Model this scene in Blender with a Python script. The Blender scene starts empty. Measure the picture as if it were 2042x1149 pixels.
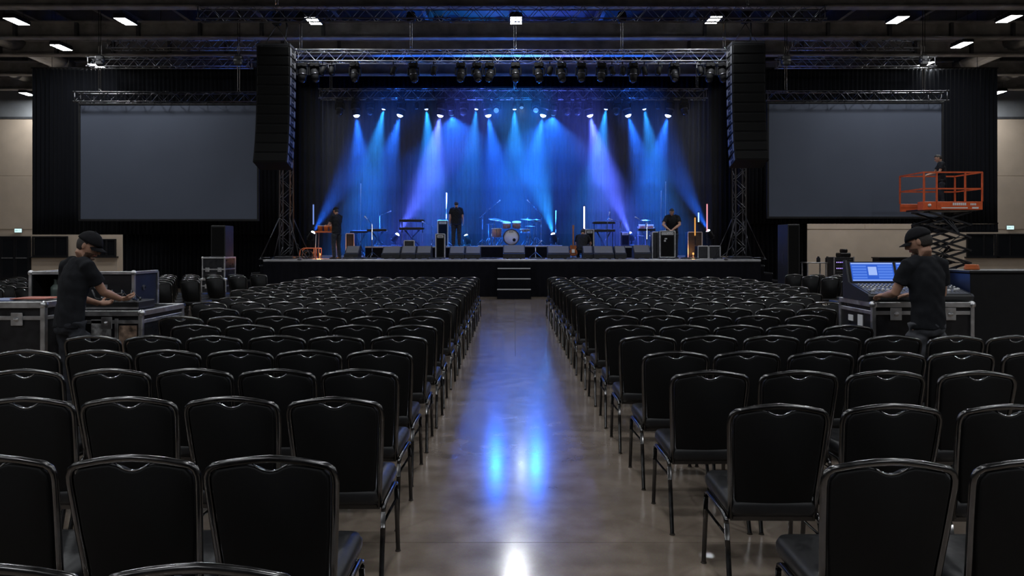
import bpy, bmesh, math, random
from mathutils import Vector, Matrix, Quaternion, Euler
random.seed(7)
PI = math.pi
SC = bpy.context.scene
COL = SC.collection
# ------------------------------------------------------------------ camera, world, exposure
FPX, EYE, HZ, VPX = 1420.0, 1.68, 488.0, 1025.0      # focal length in px, eye height, horizon row, vanishing column
cam_d = bpy.data.cameras.new('camera'); cam = bpy.data.objects.new('camera', cam_d); COL.objects.link(cam)
cam.location = (0, 0, EYE); cam.rotation_euler = (PI/2, 0, 0)
cam_d.sensor_fit = 'HORIZONTAL'; cam_d.sensor_width = 36.0; cam_d.lens = 36.0*FPX/2042.0
cam_d.shift_x = -(VPX-1021.0)/2042.0; cam_d.shift_y = -(574.5-HZ)/2042.0
cam_d.clip_start = 0.05; cam_d.clip_end = 200
SC.camera = cam
w = bpy.data.worlds.new('hall_world'); SC.world = w; w.use_nodes = True
w.node_tree.nodes['Background'].inputs[0].default_value = (0.004, 0.005, 0.008, 1)
w.node_tree.nodes['Background'].inputs[1].default_value = 1.0
vs = SC.view_settings
vs.view_transform = 'Standard'; vs.look = 'None'; vs.gamma = 1.0; vs.use_curve_mapping = False
vs.exposure = 0.0
SC.cycles.max_bounces = 5; SC.cycles.diffuse_bounces = 3; SC.cycles.glossy_bounces = 3; SC.cycles.adaptive_threshold = .025; SC.cycles.transmission_bounces = 2; SC.cycles.volume_bounces = 0
LAMP_POWER = 160.0       # radiance of the ceiling lamps' diffusers
SPOT_POWER = 16500.0      # stage spot lights, watts
HAZE = 0.026             # stage haze under the lamps, scattering per metre; it thins towards the deck

def at(px, py, d):       # a point seen at a pixel, at distance d in front of the camera
    return Vector(((px-VPX)*d/FPX, d, EYE-(py-HZ)*d/FPX))

# ------------------------------------------------------------------ materials
MATS = {}
def mat(name, col, rough=0.5, metal=0.0, var=0.0, scale=8.0, bump=0.0, bscale=60.0, spec=0.5, rvar=0.0, emit=None, estr=0.0, stretch=None, alpha=None, sheen=0.0):
    if name in MATS: return MATS[name]
    m = bpy.data.materials.new(name); m.use_nodes = True
    nt = m.node_tree; b = nt.nodes['Principled BSDF']
    b.inputs['Base Color'].default_value = (*col, 1); b.inputs['Roughness'].default_value = rough
    b.inputs['Metallic'].default_value = metal; b.inputs['Specular IOR Level'].default_value = spec
    if sheen: b.inputs['Sheen Weight'].default_value = sheen
    if emit: b.inputs['Emission Color'].default_value = (*emit, 1); b.inputs['Emission Strength'].default_value = estr
    tc = nt.nodes.new('ShaderNodeTexCoord')
    vec = tc.outputs['Object']
    if stretch:
        mp = nt.nodes.new('ShaderNodeMapping'); mp.inputs['Scale'].default_value = stretch
        nt.links.new(vec, mp.inputs['Vector']); vec = mp.outputs['Vector']
    if var or rvar:
        n = nt.nodes.new('ShaderNodeTexNoise'); n.inputs['Scale'].default_value = scale; n.inputs['Detail'].default_value = 5
        nt.links.new(vec, n.inputs['Vector'])
        if var:
            r = nt.nodes.new('ShaderNodeValToRGB')
            r.color_ramp.elements[0].position = 0.3; r.color_ramp.elements[1].position = 0.7
            r.color_ramp.elements[0].color = (*[c*(1-var) for c in col], 1)
            r.color_ramp.elements[1].color = (*[min(1, c*(1+var)) for c in col], 1)
            nt.links.new(n.outputs['Fac'], r.inputs['Fac']); nt.links.new(r.outputs['Color'], b.inputs['Base Color'])
        if rvar:
            mr = nt.nodes.new('ShaderNodeMapRange')
            mr.inputs['To Min'].default_value = max(0.02, rough-rvar); mr.inputs['To Max'].default_value = min(1, rough+rvar)
            mr.inputs['From Min'].default_value = 0.3; mr.inputs['From Max'].default_value = 0.7
            nt.links.new(n.outputs['Fac'], mr.inputs['Value']); nt.links.new(mr.outputs['Result'], b.inputs['Roughness'])
    if bump:
        n2 = nt.nodes.new('ShaderNodeTexNoise'); n2.inputs['Scale'].default_value = bscale; n2.inputs['Detail'].default_value = 3
        nt.links.new(vec, n2.inputs['Vector'])
        bp = nt.nodes.new('ShaderNodeBump'); bp.inputs['Strength'].default_value = bump; bp.inputs['Distance'].default_value = 0.01
        nt.links.new(n2.outputs['Fac'], bp.inputs['Height']); nt.links.new(bp.outputs['Normal'], b.inputs['Normal'])
    MATS[name] = m
    return m

def glow(name, col, strength, sampled=False):
    if name in MATS: return MATS[name]
    m = bpy.data.materials.new(name); m.use_nodes = True
    nt = m.node_tree; nt.nodes.remove(nt.nodes['Principled BSDF'])
    e = nt.nodes.new('ShaderNodeEmission'); e.inputs['Color'].default_value = (*col, 1); e.inputs['Strength'].default_value = strength
    nt.links.new(e.outputs[0], nt.nodes['Material Output'].inputs['Surface'])
    m.cycles.emission_sampling = 'FRONT' if sampled else 'NONE'
    MATS[name] = m
    return m

M_VINYL = mat('black_vinyl', (.0095, .0095, .0105), .42, bump=.05, bscale=400, rvar=.06, scale=30, spec=.4)
M_FABRIC = mat('black_back_fabric', (.0045, .0046, .005), .66, var=.1, scale=40, bump=.08, bscale=500, spec=.2)
M_FRAME = mat('gunmetal_tube', (.115, .113, .113), .22, 1.0, var=.15, scale=20, rvar=.05)
M_CHROME = mat('chrome', (.55, .56, .58), .18, 1.0, var=.06, scale=30)
M_ALU = mat('aluminium', (.62, .62, .63), .4, 1.0, var=.12, scale=14, rvar=.08)
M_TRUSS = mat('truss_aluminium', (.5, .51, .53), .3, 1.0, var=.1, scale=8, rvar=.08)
M_TRUSS_LIT = mat('lit_truss_aluminium', (.8, .81, .83), .46, 1.0, var=.1, scale=8, rvar=.06)  # lighter copy of the truss metal, lamp light put into its colour
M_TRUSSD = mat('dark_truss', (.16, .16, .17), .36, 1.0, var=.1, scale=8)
M_BLACK = mat('black_plastic', (.012, .012, .013), .45, var=.1, scale=20, spec=.4)
M_BLACKM = mat('matte_black', (.008, .008, .009), .75, var=.15, scale=12, spec=.25)
M_STEEL = mat('dark_steel', (.05, .05, .055), .42, .8, var=.15, scale=15)
M_LAMINATE = mat('road_case_laminate', (.012, .012, .014), .33, var=.2, scale=9, bump=.1, bscale=180, rvar=.08)
M_BLUELIT = mat('blue_lit_laminate', (.012, .018, .045), .35, var=.2, scale=9, bump=.1, bscale=180)  # case laminate with the blue stage light put into its colour
M_GRILLE = mat('speaker_grille', (.004, .004, .004), .8, 0, var=.25, scale=120, bump=.2, bscale=300, spec=.1)
M_ARRAY = mat('array_paint', (.005, .005, .0055), .7, var=.15, scale=20, spec=.15)
M_WEDGE = mat('wedge_grille', (.11, .11, .115), .6, .2, var=.15, scale=100, bump=.2, bscale=260)
M_DRAPE = mat('black_drape', (.0035, .004, .006), .9, var=.2, scale=3, bump=.15, bscale=40, spec=.1, sheen=.05, stretch=(1, 1, .1))
M_BACKDROP = mat('blue_black_backdrop', (.003, .006, .02), .9, var=.2, scale=3, spec=.1, sheen=.0, stretch=(1, 1, .1))  # blue put into the base so white lamps also give a blue tone
M_SCREEN = mat('projection_fabric', (.066, .077, .106), .7, var=.05, scale=.7, spec=.2)
M_WALL = mat('beige_wall', (.55, .45, .35), .75, var=.07, scale=1.3, bump=.04, bscale=30, spec=.2)
M_WALLTOP = mat('grey_upper_wall', (.22, .23, .24), .8, var=.1, scale=1.5)
M_DARKWALL = mat('charcoal_wall', (.035, .036, .04), .85, var=.15, scale=1.0)
M_CEIL = mat('painted_black_deck', (.020, .021, .024), .85, var=.3, scale=2, spec=.2)
M_BEAM = mat('weathered_beam', (.24, .228, .215), .7, var=.35, scale=2.2, bump=.1, bscale=20)
M_JOIST = mat('dark_joist', (.07, .072, .078), .6, .2, var=.3, scale=3)
M_DUCT = mat('galvanised_duct', (.38, .385, .39), .42, .8, var=.25, scale=2.5)
M_LAMP = glow('lamp_diffuser', (.94, .97, 1.0), LAMP_POWER, True)
M_STAGE = mat('stage_deck_paint', (.24, .24, .27), .36, var=.25, scale=3, bump=.05, bscale=80, rvar=.1)
M_SKIRT = mat('stage_skirt_cloth', (.0045, .0045, .007), .9, var=.2, scale=5, spec=.1)
M_GLASS = mat('dark_glass', (.008, .009, .011), .07, var=.1, scale=2, spec=.6)
M_DOORFRAME = mat('door_frame_metal', (.03, .03, .033), .4, .6, var=.1)
M_ORANGE = mat('lift_orange', (.62, .10, .025), .45, var=.18, scale=7)
M_RUBBER = mat('rubber', (.015, .015, .016), .8)
M_WOOD = mat('stained_wood', (.28, .10, .035), .4, var=.35, scale=6, stretch=(1, 8, 1))
M_DRUMWOOD = mat('drum_shell', (.38, .20, .15), .3, var=.15, scale=6)
M_DRUMHEAD = mat('drum_head', (.72, .70, .68), .5, var=.03)
M_CYMBAL = mat('cymbal_bronze', (.75, .68, .52), .28, 1.0, var=.1, scale=12)
M_CABLE = mat('cable_black', (.015, .016, .02), .5, var=.2, scale=10)
M_WHITE = mat('white_paint', (.7, .7, .7), .5, var=.04)
M_SILVERCLOTH = mat('grey_cloth', (.2, .2, .21), .85, var=.2)
M_KEYS = mat('keyboard_white', (.5, .5, .5), .4, var=.05)
M_SKIN = mat('skin', (.42, .235, .16), .55, var=.10, scale=14, bump=.03, bscale=150, spec=.35)
M_TSHIRT = mat('black_cotton', (.014, .015, .018), .9, var=.2, scale=18, bump=.12, bscale=30, spec=.15)
M_JEANS = mat('charcoal_denim', (.028, .03, .036), .88, var=.25, scale=22, bump=.12, bscale=40, spec=.15)
M_HAIR = mat('dark_hair', (.018, .013, .010), .6, var=.3, scale=60, bump=.4, bscale=150)
M_SHOE = mat('black_shoe', (.012, .012, .012), .5, var=.1)
M_CAP = mat('black_cap', (.010, .010, .012), .85, var=.15, scale=30, bump=.1, bscale=300, spec=.15)
M_EYE = mat('eye_dark', (.03, .02, .015), .2)
M_STUBBLE = mat('stubble', (.13, .075, .052), .7, var=.25, scale=90)
M_LIP = mat('lip', (.36, .14, .11), .5)

def concrete():
    m = bpy.data.materials.new('polished_concrete'); m.use_nodes = True
    nt = m.node_tree; b = nt.nodes['Principled BSDF']; L = nt.links
    tc = nt.nodes.new('ShaderNodeTexCoord')
    big = nt.nodes.new('ShaderNodeTexNoise'); big.inputs['Scale'].default_value = .9; big.inputs['Detail'].default_value = 7; big.inputs['Roughness'].default_value = .62
    med = nt.nodes.new('ShaderNodeTexNoise'); med.inputs['Scale'].default_value = 5; med.inputs['Detail'].default_value = 8
    fine = nt.nodes.new('ShaderNodeTexNoise'); fine.inputs['Scale'].default_value = 120; fine.inputs['Detail'].default_value = 3
    for n in (big, med, fine): L.new(tc.outputs['Object'], n.inputs['Vector'])
    r = nt.nodes.new('ShaderNodeValToRGB'); e = r.color_ramp.elements
    e[0].position = .30; e[0].color = (.185, .143, .110, 1); e[1].position = .72; e[1].color = (.42, .345, .275, 1)
    x = e.new(.5); x.color = (.295, .236, .186, 1)
    mix = nt.nodes.new('ShaderNodeMath'); mix.operation = 'MULTIPLY_ADD'; mix.inputs[1].default_value = .45; 
    L.new(med.outputs['Fac'], mix.inputs[0])
    m2 = nt.nodes.new('ShaderNodeMath'); m2.operation = 'MULTIPLY'; m2.inputs[1].default_value = .55; L.new(big.outputs['Fac'], m2.inputs[0]); L.new(m2.outputs[0], mix.inputs[2])
    L.new(mix.outputs[0], r.inputs['Fac'])
    mm = nt.nodes.new('ShaderNodeMixRGB'); mm.blend_type = 'MULTIPLY'; mm.inputs['Fac'].default_value = .35
    L.new(r.outputs['Color'], mm.inputs['Color1']); L.new(fine.outputs['Color'], mm.inputs['Color2']); L.new(mm.outputs['Color'], b.inputs['Base Color'])
    mr = nt.nodes.new('ShaderNodeMapRange'); mr.inputs['From Min'].default_value = .35; mr.inputs['From Max'].default_value = .65
    mr.inputs['To Min'].default_value = .15; mr.inputs['To Max'].default_value = .21; L.new(med.outputs['Fac'], mr.inputs['Value']); L.new(mr.outputs['Result'], b.inputs['Roughness'])
    b.inputs['Specular IOR Level'].default_value = .7; b.inputs['Coat Weight'].default_value = .65; b.inputs['Coat Roughness'].default_value = .14; b.inputs['Coat IOR'].default_value = 1.55
    bp = nt.nodes.new('ShaderNodeBump'); bp.inputs['Strength'].default_value = .004; bp.inputs['Distance'].default_value = .02
    L.new(med.outputs['Fac'], bp.inputs['Height']); L.new(bp.outputs['Normal'], b.inputs['Normal'])
    return m
M_FLOOR = concrete()

# ------------------------------------------------------------------ mesh helpers
def frame_of(d, up=Vector((0, 0, 1))):
    d = d.normalized()
    if abs(d.dot(up)) > .98: up = Vector((0, 1, 0))
    s = d.cross(up).normalized(); u = s.cross(d).normalized()
    return s, u, d

class MB:
    """collects shapes; build() links them as one mesh object"""
    def __init__(self): self.v = []; self.f = []; self.smooth = []; self.mi = []; self.cur = 0
    def add(self, vs, fs, smooth=False):
        o = len(self.v); self.v.extend([tuple(p) for p in vs])
        for f in fs: self.f.append(tuple(i+o for i in f)); self.smooth.append(smooth); self.mi.append(self.cur)
        return self
    def box(self, lo, hi, bev=0.0, M=None):
        lo = Vector(lo); hi = Vector(hi); c = (lo+hi)/2; h = (hi-lo)/2
        if bev <= 0:
            vs = [Vector((c.x+sx*h.x, c.y+sy*h.y, c.z+sz*h.z)) for sx in (-1, 1) for sy in (-1, 1) for sz in (-1, 1)]
            fs = [(0, 1, 3, 2), (4, 6, 7, 5), (0, 4, 5, 1), (2, 3, 7, 6), (0, 2, 6, 4), (1, 5, 7, 3)]
        else:
            b = min(bev, h.x*.99, h.y*.99, h.z*.99); vs = []; idx = {}
            for sx in (-1, 1):
                for sy in (-1, 1):
                    for sz in (-1, 1):
                        for a in range(3):
                            q = [h.x-b, h.y-b, h.z-b]; q[a] = h[a]
                            idx[(sx, sy, sz, a)] = len(vs)
                            vs.append(Vector((c.x+sx*q[0], c.y+sy*q[1], c.z+sz*q[2])))
            fs = []
            for a in range(3):
                o1, o2 = [k for k in range(3) if k != a]
                for s in (-1, 1):
                    ring = []
                    for (p, q) in ((-1, -1), (1, -1), (1, 1), (-1, 1)):
                        k = [0, 0, 0]; k[a] = s; k[o1] = p; k[o2] = q; ring.append(idx[(*k, a)])
                    fs.append(tuple(ring))
            for a in range(3):
                o1, o2 = [k for k in range(3) if k != a]
                for p in (-1, 1):
                    for q in (-1, 1):
                        k1 = [0, 0, 0]; k1[o1] = p; k1[o2] = q; k2 = list(k1); k1[a] = -1; k2[a] = 1
                        fs.append((idx[(*k1, o1)], idx[(*k2, o1)], idx[(*k2, o2)], idx[(*k1, o2)]))
            for sx in (-1, 1):
                for sy in (-1, 1):
                    for sz in (-1, 1): fs.append(tuple(idx[(sx, sy, sz, a)] for a in range(3)))
        if M is not None: vs = [M @ p for p in vs]
        return self.add(vs, fs)
    def bar(self, p0, p1, w, h=None, up=Vector((0, 0, 1))):
        p0 = Vector(p0); p1 = Vector(p1); h = h or w
        s, u, d = frame_of(p1-p0, up)
        vs = [p+s*a*w/2+u*b*h/2 for p in (p0, p1) for (a, b) in ((-1, -1), (1, -1), (1, 1), (-1, 1))]
        return self.add(vs, [(3, 2, 1, 0), (4, 5, 6, 7), (0, 1, 5, 4), (1, 2, 6, 5), (2, 3, 7, 6), (3, 0, 4, 7)])
    def tube(self, path, r, n=8, rb=None, closed=False, side=None, caps=True):
        path = [Vector(p) for p in path]; N = len(path); rr = r if isinstance(r, (list, tuple)) else [r]*N
        vs = []; prev = None
        for i, p in enumerate(path):
            if closed: t = path[(i+1) % N]-path[i-1]
            else: t = path[min(i+1, N-1)]-path[max(i-1, 0)]
            t.normalize()
            if side is not None: s = Vector(side) - t*t.dot(Vector(side)); s.normalize(); u = t.cross(s)
            elif prev is None: s, u, _ = frame_of(t)
            else:
                s = prev-t*t.dot(prev); s.normalize(); u = t.cross(s)
            prev = s
            for k in range(n):
                a = 2*PI*k/n; vs.append(p+s*math.cos(a)*rr[i]+u*math.sin(a)*(rb if rb else rr[i]))
        fs = []
        for i in range(N if closed else N-1):
            j = (i+1) % N
            for k in range(n): fs.append((i*n+k, i*n+(k+1) % n, j*n+(k+1) % n, j*n+k))
        if caps and not closed: fs.append(tuple(range(n-1, -1, -1))); fs.append(tuple((N-1)*n+k for k in range(n)))
        return self.add(vs, fs, True)
    def ring(self, prof, origin, axis, n=24):
        s, u, d = frame_of(Vector(axis)); o = Vector(origin); N = len(prof)
        vs = [o+d*z+s*math.cos(2*PI*k/n)*r+u*math.sin(2*PI*k/n)*r for (r, z) in prof for k in range(n)]
        return self.add(vs, [(i*n+k, i*n+(k+1) % n, ((i+1) % N)*n+(k+1) % n, ((i+1) % N)*n+k) for i in range(N) for k in range(n)], True)
    def cyl(self, p0, p1, r0, r1=None, n=12): return self.tube([p0, p1], [r0, r0 if r1 is None else r1], n)
    def lathe(self, prof, origin=(0, 0, 0), axis=(0, 0, 1), n=16):
        s, u, d = frame_of(Vector(axis)); o = Vector(origin); vs = []
        for (r, z) in prof:
            for k in range(n): a = 2*PI*k/n; vs.append(o+d*z+s*math.cos(a)*r+u*math.sin(a)*r)
        N = len(prof); fs = []
        for i in range(N-1):
            for k in range(n): fs.append((i*n+k, i*n+(k+1) % n, (i+1)*n+(k+1) % n, (i+1)*n+k))
        if prof[0][0] > 1e-6: fs.append(tuple(range(n-1, -1, -1)))
        if prof[-1][0] > 1e-6: fs.append(tuple((N-1)*n+k for k in range(n)))
        return self.add(vs, fs, True)
    def ell(self, c, rad, n=12, m=8, M=None):
        c = Vector(c); vs = [Vector((0, 0, rad[2]))]
        for i in range(1, m):
            th = PI*i/m
            for k in range(n): a = 2*PI*k/n; vs.append(Vector((rad[0]*math.sin(th)*math.cos(a), rad[1]*math.sin(th)*math.sin(a), rad[2]*math.cos(th))))
        vs.append(Vector((0, 0, -rad[2])))
        fs = [(0, 1+k, 1+(k+1) % n) for k in range(n)]
        for i in range(m-2):
            for k in range(n): fs.append((1+i*n+k, 1+(i+1)*n+k, 1+(i+1)*n+(k+1) % n, 1+i*n+(k+1) % n))
        L = len(vs)-1; b = 1+(m-2)*n
        for k in range(n): fs.append((L, b+(k+1) % n, b+k))
        if M is not None: vs = [M @ p for p in vs]
        return self.add([c+p for p in vs], fs, True)
    def prism(self, pts, vec, M=None):
        """closed polygon (3D pts) extruded by vec"""
        pts = [Vector(p) for p in pts]; v = Vector(vec); n = len(pts); vs = pts+[p+v for p in pts]
        if M is not None: vs = [M @ p for p in vs]
        fs = [tuple(range(n-1, -1, -1)), tuple(range(n, 2*n))]+[(i, (i+1) % n, n+(i+1) % n, n+i) for i in range(n)]
        return self.add(vs, fs)
    def loft(self, rings, smooth=True):
        n = len(rings[0]); vs = [p for r in rings for p in r]; fs = []
        for i in range(len(rings)-1):
            for k in range(n): fs.append((i*n+k, i*n+(k+1) % n, (i+1)*n+(k+1) % n, (i+1)*n+k))
        fs.append(tuple(range(n-1, -1, -1))); fs.append(tuple((len(rings)-1)*n+k for k in range(n)))
        return self.add(vs, fs, smooth)
    def mesh(self, name, mats):
        me = bpy.data.meshes.new(name); me.from_pydata(self.v, [], self.f)
        mats = mats if isinstance(mats, (list, tuple)) else [mats]
        for m in mats: me.materials.append(m)
        me.polygons.foreach_set('use_smooth', self.smooth)
        if len(mats) > 1: me.polygons.foreach_set('material_index', self.mi)
        bm = bmesh.new(); bm.from_mesh(me); bmesh.ops.recalc_face_normals(bm, faces=bm.faces[:]); bm.to_mesh(me); bm.free()
        me.update()
        return me
    def build(self, name, mats, parent=None):
        o = bpy.data.objects.new(name, self.mesh(name, mats)); COL.objects.link(o)
        if parent is not None: o.parent = parent
        return o

def empty(name, loc=(0, 0, 0), rz=0.0):
    o = bpy.data.objects.new(name, None); COL.objects.link(o); o.location = loc; o.rotation_euler = (0, 0, rz); o.empty_display_size = .1
    return o
def tag(o, label=None, cat=None, group=None, kind=None):
    if label: o['label'] = label
    if cat: o['category'] = cat
    if group: o['group'] = group
    if kind: o['kind'] = kind
    return o
def thing(name, label, cat, loc=(0, 0, 0), rz=0.0, group=None): return tag(empty(name, loc, rz), label, cat, group)
def inst(name, me, parent=None, loc=(0, 0, 0), rot=(0, 0, 0)):
    o = bpy.data.objects.new(name, me); COL.objects.link(o); o.location = loc; o.rotation_euler = rot
    if parent is not None: o.parent = parent
    return o
def copy_tree(o, parent=None):
    c = o.copy(); COL.objects.link(c); c.parent = parent
    for ch in o.children: copy_tree(ch, c)
    return c
ORD = ['', 'first', 'second', 'third', 'fourth', 'fifth', 'sixth', 'seventh', 'eighth', 'ninth', 'tenth', 'eleventh', 'twelfth', 'thirteenth', 'fourteenth', 'fifteenth', 'sixteenth', 'seventeenth', 'eighteenth']
# ================================================================== THE SETTING
# floor: concrete slabs divided by saw-cut joints
floor = MB().box((-28, -9, -.30), (28, 37, -.02)).build('floor', M_DARKWALL); tag(floor, kind='structure')
g = .0022
ycuts = [-9, 4.016, 10.7, 17.4, 24.0, 30.5, 37]
for j in range(len(ycuts)-1):
    xs = [-28, -21, -13.5, -5.2, 5.2, 13.5, 21, 28] if j < 2 else [-28, -21, -13.5, -6.6, .02, 6.6, 13.5, 21, 28]
    for i in range(len(xs)-1):
        MB().box((xs[i]+g, ycuts[j]+g, -.06), (xs[i+1]-g, ycuts[j+1]-g, 0)).build('concrete_slab', M_FLOOR, floor)
# shell
ZC = 10.6
tag(MB().box((-28, -9, ZC), (28, 37, ZC+.2)).build('ceiling', M_CEIL), kind='structure'); ceiling = bpy.data.objects['ceiling']
tag(MB().box((-28.3, -9, 0), (-28, 37, ZC)).build('wall_left', M_DARKWALL), kind='structure')
tag(MB().box((28, -9, 0), (28.3, 37, ZC)).build('wall_right', M_DARKWALL), kind='structure')
tag(MB().box((-28, -9.3, 0), (28, -9, ZC)).build('wall_rear', M_DARKWALL), kind='structure')
YB = 34.0
wb = MB().box((-28, YB, 0), (28, YB+.3, 7.75)).build('wall_back', M_WALL); tag(wb, kind='structure')
tag(MB().box((-28, YB-.02, 7.75), (28, YB+.3, ZC)).build('wall_back_upper', M_WALLTOP), kind='structure')
# panel joints on the beige wall
for i in range(10):
    x0 = -27.9+i*5.58
    for (za, zb) in ((2.42, 4.95), (4.965, 7.66)): MB().box((x0, YB-.022, za), (x0+5.565, YB, zb), .006).build('wall_panel', M_WALL, wb)
MB().box((-28, YB-.05, 7.68), (28, YB, 7.78)).build('wall_ledge', M_JOIST, wb)
# ceiling structure: purlins along the hall, weathered beams across it
for i, x in enumerate([-26, -23.2, -20.4, -17.6, -14.8, -12, -9.2, -6.4, -3.2, 0, 3.2, 6.4, 9.2, 12, 14.8, 17.6, 20.4, 23.2, 26]):
    m = MB(); m.box((x-.07, -9, 9.95), (x+.07, 34, 9.99)).box((x-.015, -9, 9.99), (x+.015, 34, ZC-.03)).box((x-.07, -9, ZC-.04), (x+.07, 34, ZC))
    m.build('roof_purlin', M_JOIST, ceiling)
for y in (15.2, 18.6, 21.2, 24.35, 26.55, 29.6, 32.4):
    m = MB(); z0 = 8.72 if y > 20 else 9.1
    m.box((-28, y-.16, z0), (28, y+.16, z0+.05)).box((-28, y-.03, z0+.05), (28, y+.03, z0+.52)).box((-28, y-.16, z0+.52), (28, y+.16, z0+.57))
    m.build('cross_beam', M_BEAM, ceiling)
for s in (-1, 1):           # stiffener brackets that break the beams up
    for y in (24.35, 26.55):
        for k in range(9):
            MB().box((s*(6.5+k*2.1)-.05, y-.15, 8.77), (s*(6.5+k*2.1)+.05, y-.03, 9.24)).build('bracket', M_JOIST, ceiling)
# ducts along both sides of the hall
def duct(px, z, r, label):
    t = thing('air_duct', label, 'duct', (px, 0, z), group='round ducts under the roof')
    m = MB(); m.tube([(0, -8, 0), (0, 33, 0)], r, 18); m.build('pipe', M_DUCT, t)
    for k in range(17): MB().tube([(0, -6.99+k*2.4, 0), (0, -6.93+k*2.4, 0)], r+.025, 18).build('collar', M_DUCT, t)
    for k in range(7): MB().bar((0, -4+k*6, r), (0, -4+k*6, ZC-z), .03).build('hanger', M_JOIST, t)
duct(-18.6, 9.2, .42, 'dull galvanised round duct running to the back wall over the road cases')
duct(18.6, 9.2, .42, 'dull galvanised round duct running to the back wall over the mixing desk')
duct(-22.0, 9.3, .3, 'thinner galvanised duct at the hall edge over the road cases')
duct(22.0, 9.3, .3, 'thinner galvanised duct at the hall edge over the mixing desk')
# conduits over the middle, running towards the stage
for i, x in enumerate((-3.7, -3.2, -2.75, -1.9, 1.9, 2.5, 2.95, 3.5)):
    t = MB(); t.tube([(x, 2, 9.72), (x, 24.4, 9.72)], .045, 8)
    o = t.build('conduit', M_TRUSSD); tag(o, ORD[i+1]+' of eight dark steel conduits running to the stage, counted from the road-case side', 'pipe', 'conduits under the roof')
    for k in range(8): MB().bar((x, 3+k*3, 9.76), (x, 3+k*3, ZC), .02).build('hanger', M_JOIST, o)

# ------------------------------------------------------------------ back wall openings
def pane_window(n, x0, x1, z0, z1, cuts, sill=False):
    y = YB-.03
    w_ = MB(); t = .06
    w_.box((x0, y-.06, z0), (x0+t, y, z1)).box((x1-t, y-.06, z0), (x1, y, z1)).box((x0+t, y-.06, z1-t), (x1-t, y, z1)).box((x0+t, y-.06, z0), (x1-t, y, z0+t))
    for c in cuts: w_.box((c-.04, y-.055, z0+t), (c+.04, y, z1-t))
    o = w_.build('window_%d' % n, M_DOORFRAME); tag(o, kind='structure')
    xs = [x0+t]+[c for c in cuts]+[x1-t]
    for a, b in zip(xs[:-1], xs[1:]): MB().box((a+.03, y-.02, z0+t-.01), (b-.03, y-.005, z1-t+.01)).build('pane', M_GLASS, o)
    if sill: MB().box((x0-.1, y-.2, z0-.06), (x1+.1, y, z0)).build('sill', M_DOORFRAME, o)
    return o
def glass_door(n, x0, x1, z1):
    y = YB-.03; t = .07
    m = MB(); m.box((x0, y-.08, 0), (x0+t, y, z1)).box((x1-t, y-.08, 0), (x1, y, z1)).box((x0+t, y-.08, z1-t), (x1-t, y, z1))
    o = m.build('door_%d' % n, M_DOORFRAME); tag(o, kind='structure')
    c = (x0+x1)/2
    for a, b, s in ((x0+t, c-.008, 1), (c+.008, x1-t, -1)):
        lf = MB(); lf.box((a, y-.06, .01), (a+.07, y-.01, z1-t)).box((b-.07, y-.06, .01), (b, y-.01, z1-t)).box((a+.07, y-.06, .01), (b-.07, y-.01, .12)).box((a+.07, y-.06, z1-t-.08), (b-.07, y-.01, z1-t))
        d = lf.build('door_leaf', M_DOORFRAME, o)
        MB().box((a+.07, y-.045, .12), (b-.07, y-.03, z1-t-.08)).build('pane', M_GLASS, d)
        h = MB(); h.box((a+.06, y-.13, 1.02), (b-.06, y-.10, 1.07)).box((a+.1, y-.10, 1.03), (a+.14, y-.06, 1.06)).box((b-.14, y-.10, 1.03), (b-.1, y-.06, 1.06)); h.build('push_bar', M_ALU, d)
xw = lambda px, d=YB: (px-VPX)*d/FPX
zt = 2.08
glass_door(1, xw(-52), xw(0), zt); glass_door(2, xw(2), xw(63), zt)
pane_window(1, xw(66), xw(137), 1.12, zt, [xw(112)], True)
pane_window(2, xw(196), xw(233), 1.12, 1.95, [xw(214)], True)
pane_window(3, xw(1926), xw(1984), 1.10, 2.2, [xw(1960)], True)
pane_window(4, xw(1986), xw(2080), 1.10, 2.2, [xw(2012), xw(2045)], True)
MB().box((xw(64), YB-.06, 0), (xw(236), YB, 1.06), .01).build('dado_panel', M_WALL, wb)
MB().box((xw(1920), YB-.06, 0), (xw(2090), YB, 1.05), .01).build('dado_panel', M_WALL, wb)
def exit_sign(px, py, label):
    c = at(px, py, YB-.16)
    t = thing('exit_sign', label, 'exit sign', c, group='lit exit signs')
    MB().box((-.19, -.03, -.11), (.19, .03, .11), .01).build('housing', M_ALU, t)
    MB().box((-.165, -.036, -.085), (.165, -.028, .085)).build('panel', glow('exit_glow', (.62, .95, .95), 1.3), t)
    m = MB()
    for k, gx in enumerate((-.105, -.04, .03, .095)):
        m.box((gx-.022, -.041, -.035), (gx-.010, -.036, .035))
        if k in (0,): [m.box((gx-.010, -.041, z), (gx+.022, -.036, z+.012)) for z in (-.035, -.006, .023)]
        if k == 1: m.bar((gx-.02, -.038, -.035), (gx+.022, -.038, .035), .012, .005); m.bar((gx-.02, -.038, .035), (gx+.022, -.038, -.035), .012, .005)
        if k == 3: m.box((gx-.03, -.041, .023), (gx+.022, -.036, .035))
    m.build('lettering', mat('exit_green', (.05, .35, .3), .5), t)['kind'] = 'stuff'
    MB().box((-.02, .02, -.02), (.02, .16, .02)).build('bracket', M_ALU, t)
exit_sign(37, 460, 'lit exit sign above the glass doors behind the road cases')
exit_sign(2014, 454, 'lit exit sign above the window behind the mixing desk')

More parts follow.
